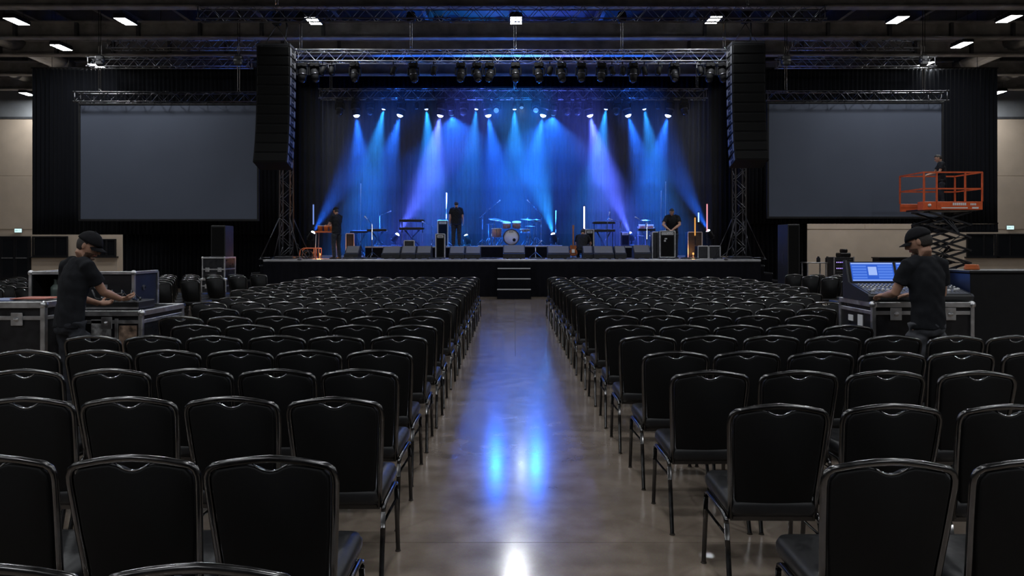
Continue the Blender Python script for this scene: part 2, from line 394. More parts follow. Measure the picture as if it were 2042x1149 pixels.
# ------------------------------------------------------------------ ceiling lamps
def lamp_proto():
    t = empty('ceiling_light')
    m = MB(); m.box((-.2, -.38, 0), (.2, .38, .10), .02)
    for k in range(6): m.box((-.18, -.34+k*.13, .10), (.18, -.31+k*.13, .15))
    m.build('housing', M_STEEL, t)
    for (xa, xb) in ((-.172, -.016), (.016, .172)): MB().add([(xa, -.35, -.003), (xb, -.35, -.003), (xb, .35, -.003), (xa, .35, -.003)], [(3, 2, 1, 0)]).build('diffuser', M_LAMP, t)
    for y in (-.3, .3): MB().cyl((0, y, .15), (0, y, 1.9), .008, n=5).build('hanger', M_STEEL, t)
    return t
LZ = 8.6
lamp0 = lamp_proto(); used = [False]
def lamp(x, y, label, group='ceiling lamps'):
    o = lamp0 if not used[0] else copy_tree(lamp0); used[0] = True
    o.location = (x, y, LZ); tag(o, label, 'ceiling lamp', group)
def lamp_px(px, py):
    d = (LZ-EYE)*FPX/(HZ-py); return xw(px, d), d
for px, py, lb in ((250, 43, 'bright ceiling lamp between road-case-side duct and the loudspeaker hang, front row'), (625, 42, 'bright ceiling lamp just above the stage-front truss, road-case side of the middle'),
                   (1029, 41, 'bright twin-panel ceiling lamp on the middle line of the aisle'), (1423, 40, 'bright ceiling lamp just above the stage-front truss, mixing-desk side of the middle'),
                   (1790, 40, 'bright ceiling lamp between mixing-desk-side duct and the loudspeaker hang, front row'), (33, 43, 'ceiling lamp at the frame edge above the road cases'),
                   (2012, 38, 'ceiling lamp at the frame edge above the mixing desk'), (122, 95, 'ceiling lamp second down the diagonal line over the road-case-side screen'),
                   (1918, 90, 'ceiling lamp second down the diagonal line over the scissor lift'), (195, 132, 'ceiling lamp right above the screen truss on the road-case side'),
                   (1845, 128, 'ceiling lamp right above the screen truss on the scissor-lift side'), (55, 188, 'lowest ceiling lamp beside the black drape on the road-case side'), (1990, 185, 'lowest ceiling lamp beside the black drape on the scissor-lift side')):
    x, d = lamp_px(px, py); lamp(x, d, lb)
# the same grid goes on over the seats, above and behind the camera
for r, y in enumerate((14.8, 7.6, .4, -6.6)):
    for c, x in enumerate((-18.5, -12.1, -6.2, 0, 6.2, 12.1, 18.5)):
        lamp(x, y, 'ceiling lamp over the seats, %s row from stage, %s of seven across' % (ORD[r+2], ORD[c+1]), 'ceiling lamps over the seats')

for r, x in enumerate((-17.6, -14, -10.5, 10.5, 14, 17.6)):  # unseen row added to brighten the back wall
    lamp(x, 30.6, 'added unseen lamp behind the black drapes brightening the back wall, %s of six across' % ORD[r+1], 'added lamps by the back wall')

# ------------------------------------------------------------------ drapes
def drape(name, label, x0, x1, y, z0, z1, mt, pleat=.16, amp=.07, cat='drape', group=None, rails=True, yend=None):
    t = thing(name, label, cat, ((x0+x1)/2, y, z0), group=group)
    n = max(8, int((x1-x0)/pleat*4)); nz = 6; cx = (x0+x1)/2; vs = []; fs = []
    rnd = random.Random(int(abs(x0)*100)+int(y))
    ph = 0; offs = []
    for i in range(n+1):
        ph += 2*PI/4*(.8+.4*rnd.random()); offs.append(math.sin(ph)*amp*(.7+.6*rnd.random()))
    for i in range(n+1):
        x = x0+(x1-x0)*i/n-cx
        yy = 0 if yend is None else (yend-y)*i/n
        for k in range(nz+1): vs.append((x, yy+offs[i]*(1-.35*k/nz), (z1-z0)*k/nz))
    W = nz+1
    for i in range(n):
        for k in range(nz): fs.append((i*W+k, (i+1)*W+k, (i+1)*W+k+1, i*W+k+1))
    b = len(vs)
    vs += [(v[0], v[1]+.012, v[2]) for v in vs]; fs += [tuple(q+b for q in reversed(f)) for f in fs]
    for i in range(n): fs.append((i*W, b+i*W, b+(i+1)*W, (i+1)*W)); fs.append((i*W+nz, (i+1)*W+nz, b+(i+1)*W+nz, b+i*W+nz))
    m = MB(); m.add(vs, fs, True); m.build('cloth', mt, t)
    if rails: MB().cyl((x0-cx, 0, z1-z0+.03), (x1-cx, 0 if yend is None else yend-y, z1-z0+.03), .03, n=8).build('rail', M_STEEL, t)
    if z1 > 8:
        for q in (.08, .5, .92): MB().cyl((x0-cx+(x1-x0)*q, 0, z1-z0+.03), (x0-cx+(x1-x0)*q, 0, ZC-z0), .01, n=5).build('hanger', M_STEEL, t)
    return t
drape('backdrop_curtain', 'wide pleated backdrop curtain at the rear of the stage, lit blue', -9.0, 9.0, 31.6, 1.2, 9.3, M_BACKDROP, .22, .09, 'curtain')
drape('wing_curtain', 'narrow black wing curtain beside the stage, road-case side', -10.0, -8.15, 29.6, 1.2, 9.0, M_DRAPE, .2, .1, 'curtain', 'stage wing curtains')
drape('wing_curtain', 'narrow black wing curtain beside the stage, scissor-lift side', 8.1, 10.0, 29.6, 1.2, 9.0, M_DRAPE, .2, .1, 'curtain', 'stage wing curtains')
drape('masking_drape', 'tall black masking drape behind the projection screen, road-case side', -18.3, -8.5, 27.0, 2.06, 8.35, M_DRAPE, group='black masking drapes')
drape('masking_drape', 'low black floor drape under the screen behind the stacked road-case speaker', -15.0, -8.45, 27.25, 0.0, 2.3, M_DRAPE, group='black masking drapes')
drape('masking_drape', 'tall black masking drape behind the projection screen, scissor-lift side', 8.5, 18.35, 27.0, 2.47, 8.35, M_DRAPE, group='black masking drapes')
drape('masking_drape', 'short black valance hanging behind the scissor lift at the hall edge', 15.1, 18.35, 27.0, 2.15, 2.46, M_DRAPE, group='black masking drapes')
drape('masking_drape', 'low black floor drape behind the lone tall speaker cabinet', 8.45, 11.24, 27.25, 0.0, 2.7, M_DRAPE, group='black masking drapes')

# ================================================================== STAGE
SY0, SY1, SX0, SX1, SZ = 22.9, 32.0, -8.06, 7.93, 1.2
st = thing('stage', 'wide black stage platform with blue-lit deck at the end of the aisle', 'stage', (0, SY0, 0))
nx = 13; wx = (SX1-SX0)/nx
for i in range(nx):
    for j in range(4):
        dy = (SY1-SY0)/4
        MB().box((SX0+i*wx+.003, j*dy+.003, SZ-.08), (SX0+(i+1)*wx-.003, (j+1)*dy-.003, SZ), .004).build('deck_panel', M_STAGE, st)
MB().box((SX0, -.035, SZ-.06), (SX1, -.005, SZ+.004), .006).build('edge_strip', mat('stage_edge_trim', (.5, .5, .52), .35, .6, var=.1), st)
m = MB()
def skirt(x0, y0, x1, y1):
    n = int(math.hypot(x1-x0, y1-y0)/.06); vs = []; fs = []
    nrm = Vector((-(y1-y0), x1-x0, 0)).normalized()
    for i in range(n+1):
        p = Vector((x0+(x1-x0)*i/n, y0+(y1-y0)*i/n, 0))+nrm*.012*math.sin(i*1.57+random.random())
        vs += [(p.x, p.y, .01), (p.x, p.y, SZ-.08)]
    for i in range(n): fs.append((2*i, 2*i+2, 2*i+3, 2*i+1))
    b = len(vs); vs += [(v[0]-nrm.x*.01, v[1]-nrm.y*.01, v[2]) for v in vs]; fs += [tuple(q+b for q in reversed(f)) for f in fs]
    return MB().add(vs, fs, True)
skirt(SX0, -.015, SX1, -.015).build('skirt', M_SKIRT, st)
skirt(SX0+.01, SY1-SY0, SX0+.01, 0).build('skirt', M_SKIRT, st)
skirt(SX1-.01, 0, SX1-.01, SY1-SY0).build('skirt', M_SKIRT, st)
for i in range(6):
    for j in range(3): MB().box((SX0+.4+i*3.0, .5+j*3.8, 0), (SX0+.5+i*3.0, .6+j*3.8, SZ-.08)).build('leg', M_STEEL, st)
# front steps
def steps(name, label, x0, x1, y, n, top, depth, rz=0, loc=None):
    t = thing(name, label, 'steps', loc or ((x0+x1)/2, y, 0), rz, 'steps up to the stage'); h = (x1-x0)/2; rise = top/n
    for k in range(n):
        z = top-rise*k; ya = -depth*k
        MB().box((-h, ya-depth, z-.05), (h, ya, z), .006).build('tread', M_BLACKM, t)
        MB().box((-h, ya-depth-.008, z-.03), (h, ya-depth, z+.003)).build('nosing', mat('nosing_strip', (.55, .56, .58), .35, .4), t)
        MB().box((-h+.01, ya-depth+.01, z-rise), (h-.01, ya-depth+.03, z-.05)).build('riser', M_SKIRT, t)
    for s in (-1, 1):
        pts = [(s*h, 0, 0)]+[(s*h, 0, top-.05)]
        for k in range(n): pts += [(s*h, -depth*(k+1)+.02, top-rise*k-.05)] + ([(s*h, -depth*(k+1)+.02, top-rise*(k+1)-.05)] if k < n-1 else [(s*h, -depth*(k+1)+.02, 0)])
        MB().prism(pts, (-s*.02, 0, 0)).build('side_panel', M_SKIRT, t)
steps('stage_steps', 'black box steps with bright nosings at the middle of the stage front', -.52, .52, SY0-.08, 3, .94, .3)
steps('stage_steps', 'black side steps at the stage end by the stacked speaker', -.5, .5, 0, 4, 1.0, .26, PI/2*-1, (SX0-.04, 23.9, 0))
steps('stage_steps', 'black side steps at the stage end by the lone tall speaker', -.5, .5, 0, 4, 1.0, .26, PI/2, (SX1+.04, 23.9, 0))
# risers on the stage
def riser(label, x0, x1, y0, y1, z):
    t = thing('stage_riser', label, 'riser', ((x0+x1)/2, y0, SZ), group='risers on the stage'); h = (x1-x0)/2
    n = max(1, round((x1-x0)/1.22))
    for i in range(n): MB().box((-h+2*h*i/n+.003, 0, z-.06), (-h+2*h*(i+1)/n-.003, y1-y0, z), .004).build('deck_panel', M_STAGE, t)
    MB().box((-h, -.025, z-.05), (h, -.002, z+.003), .004).build('edge_strip', mat('stage_edge_trim', (.5, .5, .52), .35, .6), t)
    MB().box((-h+.01, -.012, 0), (h-.01, .02, z-.06)).build('skirt', M_SKIRT, t)
    for s in (-1, 1): MB().box((s*(h-.02)-.012, .02, 0), (s*(h-.02)+.012, y1-y0, z-.06)).build('skirt', M_SKIRT, t)
xs_ = lambda px, d: (px-VPX)*d/FPX
riser('low carpeted drum riser in the middle of the stage', xs_(953, 26), xs_(1121, 26), 26.0, 29.0, .45)
riser('long low riser under the keyboards, between wedge monitors and drum kit', xs_(728, 25.9), xs_(946, 25.9), 25.9, 28.8, .42)
riser('long low riser on the amplifier side of the drum kit', xs_(1236, 25.9), xs_(1345, 25.9), 25.9, 28.8, .42)

# ================================================================== TRUSSES
def lacing(L, w, step, r=.011, n=5):
    m = MB(); k = max(2, round(L/step)); h = w/2
    for (fa, fb) in (((-h, -h), (-h, h)), ((h, -h), (h, h)), ((-h, -h), (h, -h)), ((-h, h), (h, h))):
        for i in range(k):
            a, b = (fa, fb) if i % 2 == 0 else (fb, fa)
            m.tube([(L*i/k, a[0], a[1]), (L*(i+1)/k, b[0], b[1])], r, n, caps=False)
    for i in (0, k):
        for q in range(4):
            c = [(-h, -h), (h, -h), (h, h), (-h, h)]; a = c[q]; b = c[(q+1) % 4]
            m.tube([(L*i/k, a[0], a[1]), (L*i/k, b[0], b[1])], r*1.3, n)
    return m
def truss(label, p0, p1, w, mt, group, name='lighting_truss', step=None, cat='truss', cr=.025, hang=None):
    p0 = Vector(p0); p1 = Vector(p1); d = p1-p0; L = d.length
    t = thing(name, label, cat, p0, group=group)
    t.rotation_mode = 'QUATERNION'; t.rotation_quaternion = d.to_track_quat('X', 'Z')
    for (a, b) in ((-1, -1), (1, -1), (1, 1), (-1, 1)): MB().cyl((0, a*w/2, b*w/2), (L, a*w/2, b*w/2), cr, n=8).build('chord', mt, t)
    o = lacing(L, w, step or w*.9).build('lacing', mt, t); o['kind'] = 'stuff'
    n = max(1, int(L/3))
    for k in range(n+1):
        x = L*k/n
        for (a, b) in ((-1, -1), (1, -1), (1, 1), (-1, 1)): MB().cyl((x-.05, a*w/2, b*w/2), (x+.05, a*w/2, b*w/2), cr*1.5, n=8).build('coupler', mt, t)
    if hang:
        for x in (.4, L-.4): MB().cyl((x, 0, w/2), (x, 0, hang-p0.z), .014, n=5).build('hanger', M_CHROME, t)
    return t
def zpx(py, d): return EYE-(py-HZ)*d/FPX
T1Z, T2Z = zpx(113, 23.0), zpx(188, 28.0)
truss('bright aluminium lighting truss across the front of the stage', (xs_(592, 23), 23, T1Z), (xs_(1452, 23), 23, T1Z), .36, M_TRUSS_LIT, 'trusses over the stage')
truss('second lighting truss deeper over the stage carrying the glowing lamps', (xs_(640, 28), 28, T2Z), (xs_(1406, 28), 28, T2Z), .36, M_TRUSS, 'trusses over the stage')
T3Z = zpx(28, 20.0)
truss('high dark truss nearest the camera, above the loudspeaker hangs', (xs_(400, 20), 20, T3Z), (xs_(1640, 20), 20, T3Z), .34, M_TRUSSD, 'trusses over the stage')
TS = 23.9
truss('dark truss carrying the projection screen, road-case side', (xs_(155, TS), TS, zpx(195, TS)), (xs_(520, TS), TS, zpx(195, TS)), .32, M_TRUSSD, 'trusses over the screens')
truss('dark truss carrying the projection screen, scissor-lift side', (xs_(1528, TS), TS, zpx(193, TS)), (xs_(1883, TS), TS, zpx(193, TS)), .32, M_TRUSSD, 'trusses over the screens')
for s, nm in ((-1, 'road-case'), (1, 'scissor-lift')):
    x = [xs_(200, 24), xs_(500, 24)] if s < 0 else [xs_(1590, 24), xs_(1845, 24)]
    truss('silver truss under the roof by the front lamp, %s side' % nm, (x[0], 24.6, zpx(88, 24.6)), (x[1], 24.6, zpx(88, 24.6)), .34, M_TRUSS, 'trusses under the roof', hang=ZC-.01)
    x = [xs_(215, 27), xs_(520, 27)] if s < 0 else [xs_(1530, 27), xs_(1825, 27)]
    truss('lower grey truss under the roof above the screen, %s side' % nm, (x[0], 25.9, zpx(125, 25.9)), (x[1], 25.9, zpx(125, 25.9)), .34, M_ALU, 'trusses under the roof', hang=ZC-.01)
# chain hoists
def hoist(label, p, z1=9.9, motor=True, group='chain hoists'):
    t = thing('chain_hoist', label, 'hoist', p, group=group)
    z = z1-p[2]
    for s in (-1, 1): MB().cyl((s*.035, 0, 0), (s*.035, 0, z), .012, n=5).build('chain', M_CHROME, t)
    if motor:
        mz = min(.9, z*.5)
        m = MB(); m.box((-.13, -.1, mz), (.13, .1, mz+.34), .04); m.build('motor', M_BLACK, t)
        m = MB(); m.lathe([(.05, -.16), (.11, -.12), (.11, .12), (.05, .16)], (0, 0, mz+.17), (1, 0, 0), 12); m.build('gearbox', M_STEEL, t)
    m = MB(); m.tube([(-.1, 0, -.02), (0, 0, .12), (.1, 0, -.02)], .014, 5); m.build('sling', M_CHROME, t)
hz = T1Z+.2
for px, lb in ((600, 'end by the road-case-side loudspeaker hang'), (820, 'second along from road-case side'), (1027, 'in the middle'), (1240, 'second along from scissor-lift side'), (1444, 'end by the scissor-lift-side loudspeaker hang')):
    hoist('chain hoist holding the front stage truss, '+lb, (xs_(px, 23), 23, hz))
for px, lb in ((660, 'end on the road-case side'), (1027, 'in the middle'), (1390, 'end on the scissor-lift side')):
    hoist('chain hoist holding the deeper stage truss, '+lb, (xs_(px, 28), 28, T2Z+.2))
for px, lb in ((199, 'outer end, road-case side'), (476, 'inner end, road-case side'), (1567, 'inner end, scissor-lift side'), (1842, 'outer end, scissor-lift side')):
    hoist('chain hoist holding a screen truss, '+lb, (xs_(px, TS), TS, zpx(195, TS)+.18))
for px, lb in ((552, 'road-case side'), (1490, 'scissor-lift side')):
    hoist('chain hoist holding the high dark truss, '+lb, (xs_(px, 20), 20, T3Z+.19), 10.2)

# ground-support towers at the stage ends
def tower(px, label):
    x = xs_(px, 23.5); t = thing('support_tower', label, 'truss tower', (x, 23.5, SZ), group='truss towers at the stage ends')
    H = 7.3-SZ; w_ = .34
    for (a, b) in ((-1, -1), (1, -1), (1, 1), (-1, 1)): MB().cyl((a*w_/2, b*w_/2, .1), (a*w_/2, b*w_/2, H), .026, n=8).build('chord', M_TRUSSD, t)
    m = lacing(H-.1, w_, .32); m.v = [(v[1], v[2], v[0]+.1) for v in m.v]
    o = m.build('lacing', M_TRUSSD, t); o['kind'] = 'stuff'
    MB().box((-.3, -.3, .02), (.3, .3, .1), .02).build('base', M_STEEL, t)
    MB().box((-.24, -.24, H), (.24, .24, H+.16), .03).build('head_block', M_STEEL, t)
    for (a, b) in ((-1, -1), (1, -1), (1, 1), (-1, 1)):
        if (a < 0) == (px < 1000): e = .62 if a < 0 else .62
        e = .62
        MB().tube([(a*.17, b*.17, 1.35), (a*e, b*e, .06)], .02, 6).build('outrigger', M_TRUSSD, t)
        MB().tube([(a*.2, b*.2, .06), (a*e, b*e, .06)], .022, 6).build('foot_beam', M_TRUSSD, t)
        MB().lathe([(.0, 0), (.07, 0), (.07, .02), (.02, .03), (.02, .07), (0, .07)], (a*e, b*e, 0), (0, 0, 1), 10).build('jack_foot', M_STEEL, t)
tower(571, 'dark truss tower standing at the stage end under the road-case-side loudspeakers')
tower(1474, 'dark truss tower standing at the stage end under the scissor-lift-side loudspeakers')

# ================================================================== LINE ARRAYS
def line_array(px, top, label, sgn):
    d = 22.0; x = xs_(px, d); n = 12; h = .305; W = 1.02; D = .7
    t = thing('line_array', label, 'loudspeaker', (x, d, zpx(top, d)), sgn*-.03, 'hanging loudspeaker arrays')
    ang = 0.0; p = Vector((0, 0, 0))
    for k in range(n):
        ang += math.radians([.3, .3, .4, .5, .7, .9, 1.2, 1.6, 2.0, 2.6, 3.2, 3.8][k])
        R = Matrix.Translation(p) @ Matrix.Rotation(-ang, 4, 'X')     # front face is -Y; lower boxes tip down
        tp = .03
        body = MB()
        prof = [(0, 0), (0, -h+.008), (D, -h+.008+tp), (D, -tp)]
        body.prism([(-W/2, y, z) for (y, z) in prof], (W, 0, 0), R)
        b = body.build('speaker_box', M_ARRAY, t)
        gr = MB(); gr.box((-W/2+.03, -.022, -h+.03), (W/2-.03, 0, -.02), .01, R)
        gr.build('grille', M_GRILLE, b)
        for s in (-1, 1):
            hd = MB(); hd.box((s*(W/2)-.006, .06, -h+.04), (s*(W/2)+.006, .16, -.03), .004, R).box((s*(W/2)-.006, D-.2, -h+.06), (s*(W/2)+.006, D-.08, -.06), .004, R).box((s*(W/2)-.007, .24, -h*.5-.02), (s*(W/2)+.007, .44, -h*.5+.02), .004, R)
            hd.build('side_plate', mat('rigging_plate', (.10, .10, .11), .5, .2), b)
        p = R @ Vector((0, 0, -h))
    fb = MB(); fb.box((-.5, .02, .02), (-.42, .68, .1)).box((.42, .02, .02), (.5, .68, .1)).box((-.42, .3, .03), (.42, .4, .09)).box((-.42, .02, .03), (.42, .08, .09)); fb.build('fly_frame', M_STEEL, t)
    ch = MB()
    for s in (-1, 1): ch.tube([(s*.4, .35, .1), (0, .35, .75)], .014, 5)
    ch.build('bridle', M_CHROME, t)
    MB().box((-.13, .25, .75), (.13, .45, 1.12), .04).build('hoist_motor', M_BLACK, t)
    MB().cyl((0, .35, 1.12), (0, .35, 2.35), .02, n=6).build('chain', M_CHROME, t)
    cb = MB(); cb.tube([(.2, .5, .05), (.25, .6, .8), (.12, .5, 1.5), (.1, .45, 2.3)], .025, 6); cb.build('cable', M_CABLE, t)
line_array(545, 92, 'tall black curved loudspeaker hang beside the road-case-side screen', -1)
line_array(1493, 88, 'tall black curved loudspeaker hang beside the scissor-lift-side screen', 1)

# ================================================================== PROJECTION SCREENS
def screen(x0, x1, y0, y1, label):
    d = 24.0; a = xs_(x0, d); b = xs_(x1, d); z1 = zpx(y0, d); z0 = zpx(y1, d); h = (b-a)/2; H = z1-z0
    t = thing('projection_screen', label, 'screen', ((a+b)/2, d, z0), group='blank projection screens')
    MB().box((-h, -.01, 0), (h, .01, H)).build('screen_fabric', M_SCREEN, t)
    for (lo, hi) in (((-h-.07, -.03, -.07), (h+.07, .03, 0)), ((-h-.07, -.03, H), (h+.07, .03, H+.07)), ((-h-.07, -.03, 0), (-h, .03, H)), ((h, -.03, 0), (h+.07, .03, H))):
        MB().box(lo, hi, .008).build('frame_bar', M_BLACKM, t)
    for s in (-1, 1): MB().cyl((s*h*.85, 0, H+.07), (s*h*.85, 0, H+.3), .012, n=5).build('hanger', M_STEEL, t)
screen(161, 513, 210, 437, 'large blank grey projection screen on the road-case side of the stage')
screen(1533, 1877, 207, 432, 'large blank grey projection screen on the scissor-lift side of the stage')

# ================================================================== STAGE LIGHTS
def fixture_meshes():
    r = {}
    m = MB(); m.box((-.15, -.11, -.14), (.15, .11, 0), .025).box((-.03, -.13, -.1), (.03, -.105, -.04)); r['base'] = m.mesh('base', M_ARRAY)
    m = MB(); m.tube([(-.09, 0, 0), (-.09, 0, .05)], .02, 6).tube([(.09, 0, 0), (.09, 0, .05)], .02, 6); r['clamp'] = m.mesh('clamp', M_STEEL)
    m = MB(); m.box((-.19, -.05, -.40), (-.15, .05, -.15), .012).box((.15, -.05, -.40), (.19, .05, -.15), .012).box((-.19, -.05, -.18), (.19, .05, -.14), .012); r['yoke'] = m.mesh('yoke', M_ARRAY)
    # head points along -Z
    m = MB(); m.lathe([(0, .2), (.09, .2), (.125, .16), (.135, .05), (.135, -.05), (.125, -.08), (.12, -.20), (.105, -.20), (.10, -.17), (0, -.17)], (0, 0, 0), (0, 0, 1), 16); r['head'] = m.mesh('head', M_ARRAY)
    m = MB(); m.lathe([(0, -.262), (.04, -.256), (.075, -.235), (.095, -.205), (.1, -.172), (0, -.168)], (0, 0, 0), (0, 0, 1), 16); r['lens'] = m
    m = MB(); m.lathe([(.137, .03), (.142, .03), (.142, -.02), (.137, -.02)], (0, 0, 0), (0, 0, 1), 16); r['band'] = m.mesh('band', mat('silver_band', (.08, .08, .09), .3, .9))
    # small par: can
    m = MB(); m.lathe([(0, .14), (.06, .14), (.085, .09), (.09, -.14), (.082, -.14), (.078, -.10), (0, -.10)], (0, 0, 0), (0, 0, 1), 14); r['can'] = m.mesh('can', M_ARRAY)
    m = MB(); m.lathe([(0, -.165), (.035, -.158), (.06, -.142), (.076, -.11), (0, -.100)], (0, 0, 0), (0, 0, 1), 14); r['can_lens'] = m
    m = MB(); m.tube([(-.11, 0, -.24), (-.11, 0, -.04), (.11, 0, -.04), (.11, 0, -.24)], .012, 6).tube([(0, 0, -.04), (0, 0, .05)], .02, 6); r['bracket'] = m.mesh('bracket', M_STEEL)
    return r
FX = fixture_meshes()
LENS = {}
def lens_mesh(kind, mt):
    k = (kind, mt.name)
    if k not in LENS: LENS[k] = FX[kind].mesh('lens', mt)
    return LENS[k]
M_LENSOFF = mat('lens_glass', (.03, .03, .035), .15, .3, spec=.6)
COLS = {'blue': (.015, .15, 1.0), 'violet': (.09, .14, 1.0), 'cyan': (.02, .30, 1.0), 'white': (.6, .75, 1.0)}
def point_down(dirv):       # rotation taking -Z to dirv
    return Vector((0, 0, -1)).rotation_difference(Vector(dirv).normalized())
def spot_light(parent, colr, power, size, blend=1.0, off=-.2, rad=.06):
    ld = bpy.data.lights.new('beam', 'SPOT'); ld.color = colr; ld.energy = power; ld.spot_size = math.radians(size); ld.spot_blend = blend; ld.shadow_soft_size = rad
    o = bpy.data.objects.new('beam', ld); COL.objects.link(o); o.parent = parent; o.location = (0, 0, off)
    return o
def fixture(label, p, dirv, lit=None, small=False, power=1.0, size=24, group='stage lights on the deeper truss'):
    t = thing('stage_light', label, 'stage light', p, group=group)
    q = point_down(dirv)
    if small:
        inst('bracket', FX['bracket'], t)
        h = inst('lamp_can', FX['can'], t, (0, 0, -.24)); h.rotation_mode = 'QUATERNION'; h.rotation_quaternion = q
        inst('lens', lens_mesh('can_lens', (glow('lens_glow_'+lit, tuple(.35+.65*c for c in COLS[lit]), 26) if size < 60 else glow('lens_dim', (.12, .35, .8), .8)) if lit else M_LENSOFF), h)
        if lit: spot_light(h, COLS[lit], SPOT_POWER*power, size, off=-.18, rad=.05)
    else:
        inst('clamp', FX['clamp'], t); inst('base', FX['base'], t); inst('yoke', FX['yoke'], t)
        h = inst('lamp_head', FX['head'], t, (0, 0, -.38)); h.rotation_mode = 'QUATERNION'; h.rotation_quaternion = q
        inst('band', FX['band'], h)
        inst('lens', lens_mesh('lens', (glow('lens_glow_'+lit, tuple(.35+.65*c for c in COLS[lit]), 26) if size < 60 else glow('lens_dim', (.12, .35, .8), .8)) if lit else M_LENSOFF), h)
        if lit: spot_light(h, COLS[lit], SPOT_POWER*power, size, 1.0 if size < 60 else .35, off=-.28, rad=.07); h.scale = (1.2, 1.2, 1.2) if size < 60 else (1, 1, 1)
    return t
zb = T2Z-.25
# px of the fixture, aim px (at the height of the singers), colour
LIT = [(712, 735, 'blue', 0, .8, 36), (768, 712, 'cyan', 1, .8, 32), (802, 735, 'blue', 0, .8, 36), (851, 872, 'cyan', 1, .9, 32), (881, 832, 'violet', 0, 1.5, 38), (951, 925, 'cyan', 1, .5, 32),
       (972, 1015, 'blue', 0, .95, 36), (1026, 1028, 'cyan', 1, .6, 36), (1085, 1030, 'blue', 0, .95, 36), (1173, 1232, 'violet', 0, 1.6, 38), (1208, 1170, 'cyan', 1, .8, 32), (1248, 1320, 'blue', 0, .8, 36),
       (1282, 1330, 'cyan', 1, .6, 32), (1333, 1270, 'blue', 0, .8, 36)]
for i, (px, ax, c, sm, pw, sz) in enumerate(LIT):
    p = Vector((xs_(px, 28), 27.82, zb)); tgt = Vector((xs_(ax, 28), 27.75+.3*math.sin(i*2.1), 2.0))
    fixture('glowing %s %s on the deeper truss, %s lit one from the road-case side' % ('small blue-white lamp' if sm else 'blue-white moving head', 'can' if sm else 'lamp', ORD[i+1]), p, tgt-p, c, bool(sm), pw, sz)
t = fixture('added faint white wash can in the middle of the deeper truss', Vector((xs_(1040, 28), 27.82, zb)), (0, -.9, -1), 'white', True, .0025, 150)  # added for the white streak mirrored in the aisle floor
# dim wash heads: flood haze, curtain and hall deep blue; middle two are added
WASH = [(900, (.1, .5, -1), 'blue', .16, 120), (990, (0, -1, -.45), 'blue', .017, 155), (1068, (0, -1, -.45), 'blue', .017, 155), (1104, (-.1, .5, -1), 'blue', .16, 120)]
for i, (px, dv, c, pw, sz) in enumerate(WASH):
    p = Vector((xs_(px, 28), 27.82, zb)); fixture('dim blue wash head on the deeper truss, %s from the road-case side, middle two added' % ORD[i+1], p, dv, c, False, pw, sz)
OFF2 = [(680, 0), (740, 0), (832, 1), (925, 0), (1130, 0), (1151, 0), (1228, 0), (1310, 1), (1362, 0)]
for i, (px, sm) in enumerate(OFF2):
    p = Vector((xs_(px, 28), 27.82, zb)); fixture('unlit black %s on the deeper truss, %s unlit one from the road-case side' % ('lamp can' if sm else 'moving head', ORD[i+1]), p, (.1*math.sin(i*1.7), -.25, -1), None, bool(sm))
zb1 = T1Z-.25
OFF1 = [(606, 0), (631, 0), (646, 1), (664, 1), (710, 0), (786, 1), (826, 0), (866, 1), (920, 0), (952, 0), (977, 0), (1028, 0), (1074, 0), (1096, 1), (1119, 0), (1158, 0), (1198, 0), (1219, 1), (1240, 1), (1261, 0), (1283, 1), (1311, 1), (1342, 0), (1394, 1), (1413, 0), (1438, 0)]
ORDL = ORD+['nineteenth', 'twentieth', 'twenty-first', 'twenty-second', 'twenty-third', 'twenty-fourth', 'twenty-fifth', 'twenty-sixth']
for i, (px, sm) in enumerate(OFF1):
    p = Vector((xs_(px, 23), 22.85, zb1)); fixture('unlit black %s under the front stage truss, %s from the road-case side' % ('lamp can' if sm else 'moving head', ORDL[i+1]), p, (.25*math.sin(i*2.3), -.3+.2*math.cos(i), -1), None, bool(sm), group='stage lights on the front truss')
# floor spots shining up
def floor_spot(px, py, d, z, dirv, c, power, size, label):
    t = thing('floor_spot', label, 'stage light', (xs_(px, d), d, z), group='lit floor spots on the stage')
    hz_ = max(.16, zpx(py, d)-z)
    m = MB(); m.box((-.14, -.12, 0), (.14, .12, .05), .01); m.build('base', M_BLACK, t)
    m = MB(); m.tube([(0, 0, .05), (0, 0, max(.06, hz_-.16))], .02, 6); m.tube([(-.15, 0, hz_), (-.15, 0, hz_-.14), (0, 0, hz_-.16), (.15, 0, hz_-.14), (.15, 0, hz_)], .014, 6); m.build('yoke', M_STEEL, t)
    h = inst('lamp_head', FX['head'], t, (0, 0, hz_)); h.scale = (.8, .8, .8); h.rotation_mode = 'QUATERNION'; h.rotation_quaternion = point_down(dirv)
    inst('lens', lens_mesh('lens', glow('floor_lens_glow', (.75, .88, 1.0), 30)), h)
    spot_light(h, COLS[c], SPOT_POWER*power, size, off=-.3, rad=.06)
floor_spot(620, 471, 27.3, SZ, (.55, -.05, .9), 'blue', .6, 28, 'lit floor spot beside the orange percussion at the stage end')
floor_spot(788, 475, 27.5, SZ+.42, (.55, -.08, .9), 'violet', 1.0, 32, 'lit floor spot in front of the keyboard stack')
floor_spot(1105, 475, 27.5, SZ+.45, (-.25, -.05, .9), 'cyan', .9, 38, 'lit floor spot beside the drum riser')
floor_spot(1259, 473, 27.5, SZ+.42, (-.4, -.08, .9), 'violet', 1.0, 32, 'lit floor spot behind the wedge monitors near the tall amplifier')
floor_spot(1416, 468, 27.3, SZ, (-.5, -.05, .9), 'blue', .6, 28, 'lit floor spot beside the red tube at the stage end')
floor_spot(932, 478, 27.4, SZ+.42, (-.3, .2, .9), 'cyan', .06, 22, 'dim floor spot just behind the standing crew member at the riser')
